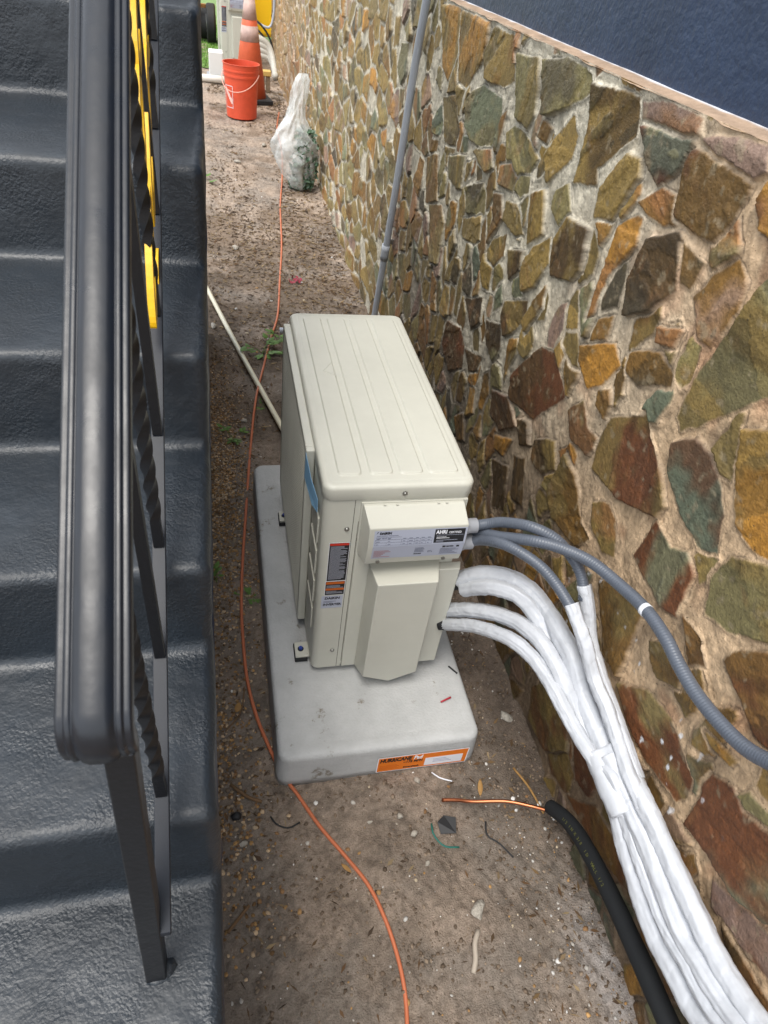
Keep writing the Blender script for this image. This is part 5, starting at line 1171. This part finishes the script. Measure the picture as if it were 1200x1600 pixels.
# yellow machine on wheels in the distance
ym = empty('yellow_machine', (0.3, 11.9, 0), 'bright yellow boxy machine behind the far condenser, cut off by the top edge', 'machine')
m_ym = mat('machine_yellow', '#f2bd12', rough=.42, noise=.06, nscale=5)
bm = bmesh.new(); box(bm, -.40, .62, -.3, .9, .21, 1.9); bm_obj('body', bm, m_ym, ym, bevel=.06, seg=4)
for sx in (-.50, .66):
    bm = bmesh.new(); cyl(bm, (sx-.07, .1, .26), .26, .14, 'X', 32); wh_ = bm_obj('wheel', bm, m_rub, ym, bevel=.03)
    bm = bmesh.new(); cyl(bm, (sx-.075, .1, .26), .12, .15, 'X', 20); bm_obj('hub', bm, m_screw, wh_, bevel=.006)
ru = empty('rusty_trailer', (-0.55, 12.2, 0), 'rusty tow frame with a small black tyre at the far left by the steps', 'trailer')
m_ru = mat('rusty_steel', '#9a6a35', rough=.75, noise=.5, nscale=20)
bm = bmesh.new(); box(bm, -.5, .32, -.04, .04, .40, .48); box(bm, -.06, .02, -.045, .035, .0, .395); box(bm, .10, .16, -.30, -.24, .02, .85); box(bm, -.3, .22, -.32, -.22, .56, .63); bm_obj('tow_frame', bm, m_ru, ru, bevel=.006)
bm = bmesh.new(); cyl(bm, (.16, -.06, .235), .20, .15, 'X', 32); t_ = bm_obj('tyre', bm, m_rub, ru, bevel=.03)
bm = bmesh.new(); cyl(bm, (.155, -.06, .235), .09, .16, 'X', 20); bm_obj('rim', bm, m_wood, t_, bevel=.006)

# lawn beyond the strip
m_lawn = mat('lawn_soil', '#6f8a4a', rough=.9, noise=.35, nscale=6, bump=.6, bscale=60, bdist=.01)
bm = bmesh.new(); lx = [(-60, 9.9), (-0.12, 9.9), (-0.12, 11.4), (60, 11.4), (60, 120), (-60, 120)]
vs = [bm.verts.new((x, y, 0.006)) for x, y in lx]; bm.faces.new(vs); o = bm_obj('lawn', bm, m_lawn); tag(o, 'green lawn beyond the end of the soil strip', kind='structure')
V = []; F = []; q = np.random.default_rng(3); N = 9000
xs_ = q.uniform(-0.9, 0.0, N); ys_ = q.uniform(9.9, 14, N); hs_ = q.uniform(.02, .05, N); an = q.uniform(0, 6.28, N)
Vg = np.stack([np.stack([xs_-.004*np.cos(an), ys_-.004*np.sin(an), 0*xs_+.005], -1), np.stack([xs_+.004*np.cos(an), ys_+.004*np.sin(an), 0*xs_+.005], -1), np.stack([xs_+.02*np.sin(an), ys_+.02*np.cos(an), hs_], -1)], 1).reshape(-1, 3)
Fg = np.arange(N*3).reshape(-1, 3); gc = np.array(lin('#6f9a3c'))*q.uniform(.6, 1.3, (N, 1)); gc = np.repeat(gc, 3, 0)
tag(raw_mesh('grass', [Vg], [Fg], [gc], mat('grass_blade', '#6f9a3c', rough=.6, vcol=True), smooth=False), 'short mown grass at the far left end of the strip', kind='stuff')

# ---------------------------------------------------------------- small litter on the steps and soil
o = tube('twig', [(-0.433, -0.614, 0.893), (-0.398, -0.606, 0.898), (-0.355, -0.590, 0.894)], .0011, m_lf, step=.006, n=6); tag(o, 'hair thin curved twig lying on a dark step tread by the handrail', 'twig', 'sticks and scraps on the soil')
def lump(name, loc, r, m, lb, cat, seed, fl=.5, grp=None):
    bv, bf = ICO2; v = bv*(1+0.35*fbm(bv[:, :1]*2.5+seed, bv[:, 1:2]*2.5+bv[:, 2:3]*2, 83, 3)); v = v*np.array([r, r*.8, r*fl])
    o = raw_mesh(name, [v], [bf], None, m, smooth=True); o.location = loc; tag(o, lb, cat, grp); return o
pl_ = lump('paint_lump', (-0.322, -0.840, 0.700), .024, m_step, '', '', 3, .25); 
for k_ in ('label', 'category'):
    if k_ in pl_: del pl_[k_]
rchild(pl_)
lump('charcoal', (-0.222, -0.335, 0.008), .015, m_blk, 'black charred lump on the pebbles left of the pad front corner', 'scrap', 8, .7)
V = []; F = []; q = random.Random(12)
for k in range(16):
    c = Vector((q.gauss(0, .022), q.gauss(0, .03), q.uniform(.004, .02))); a_ = Vector((q.uniform(-1, 1), q.uniform(-1, 1), q.uniform(-.3, .6))).normalized()*.016; b_ = a_.orthogonal().normalized()*.008; o_ = len(V)
    V += [c-a_, c+b_, c+a_, c-b_]; F.append((o_, o_+1, o_+2, o_+3))
o = mesh_obj('petals', V, F, mat('red_petal', '#8e2438', rough=.6)); o.location = (0.245, 3.02, 0.004); tag(o, 'small heap of dark red fallen petals on the soil behind the condenser', 'petals')
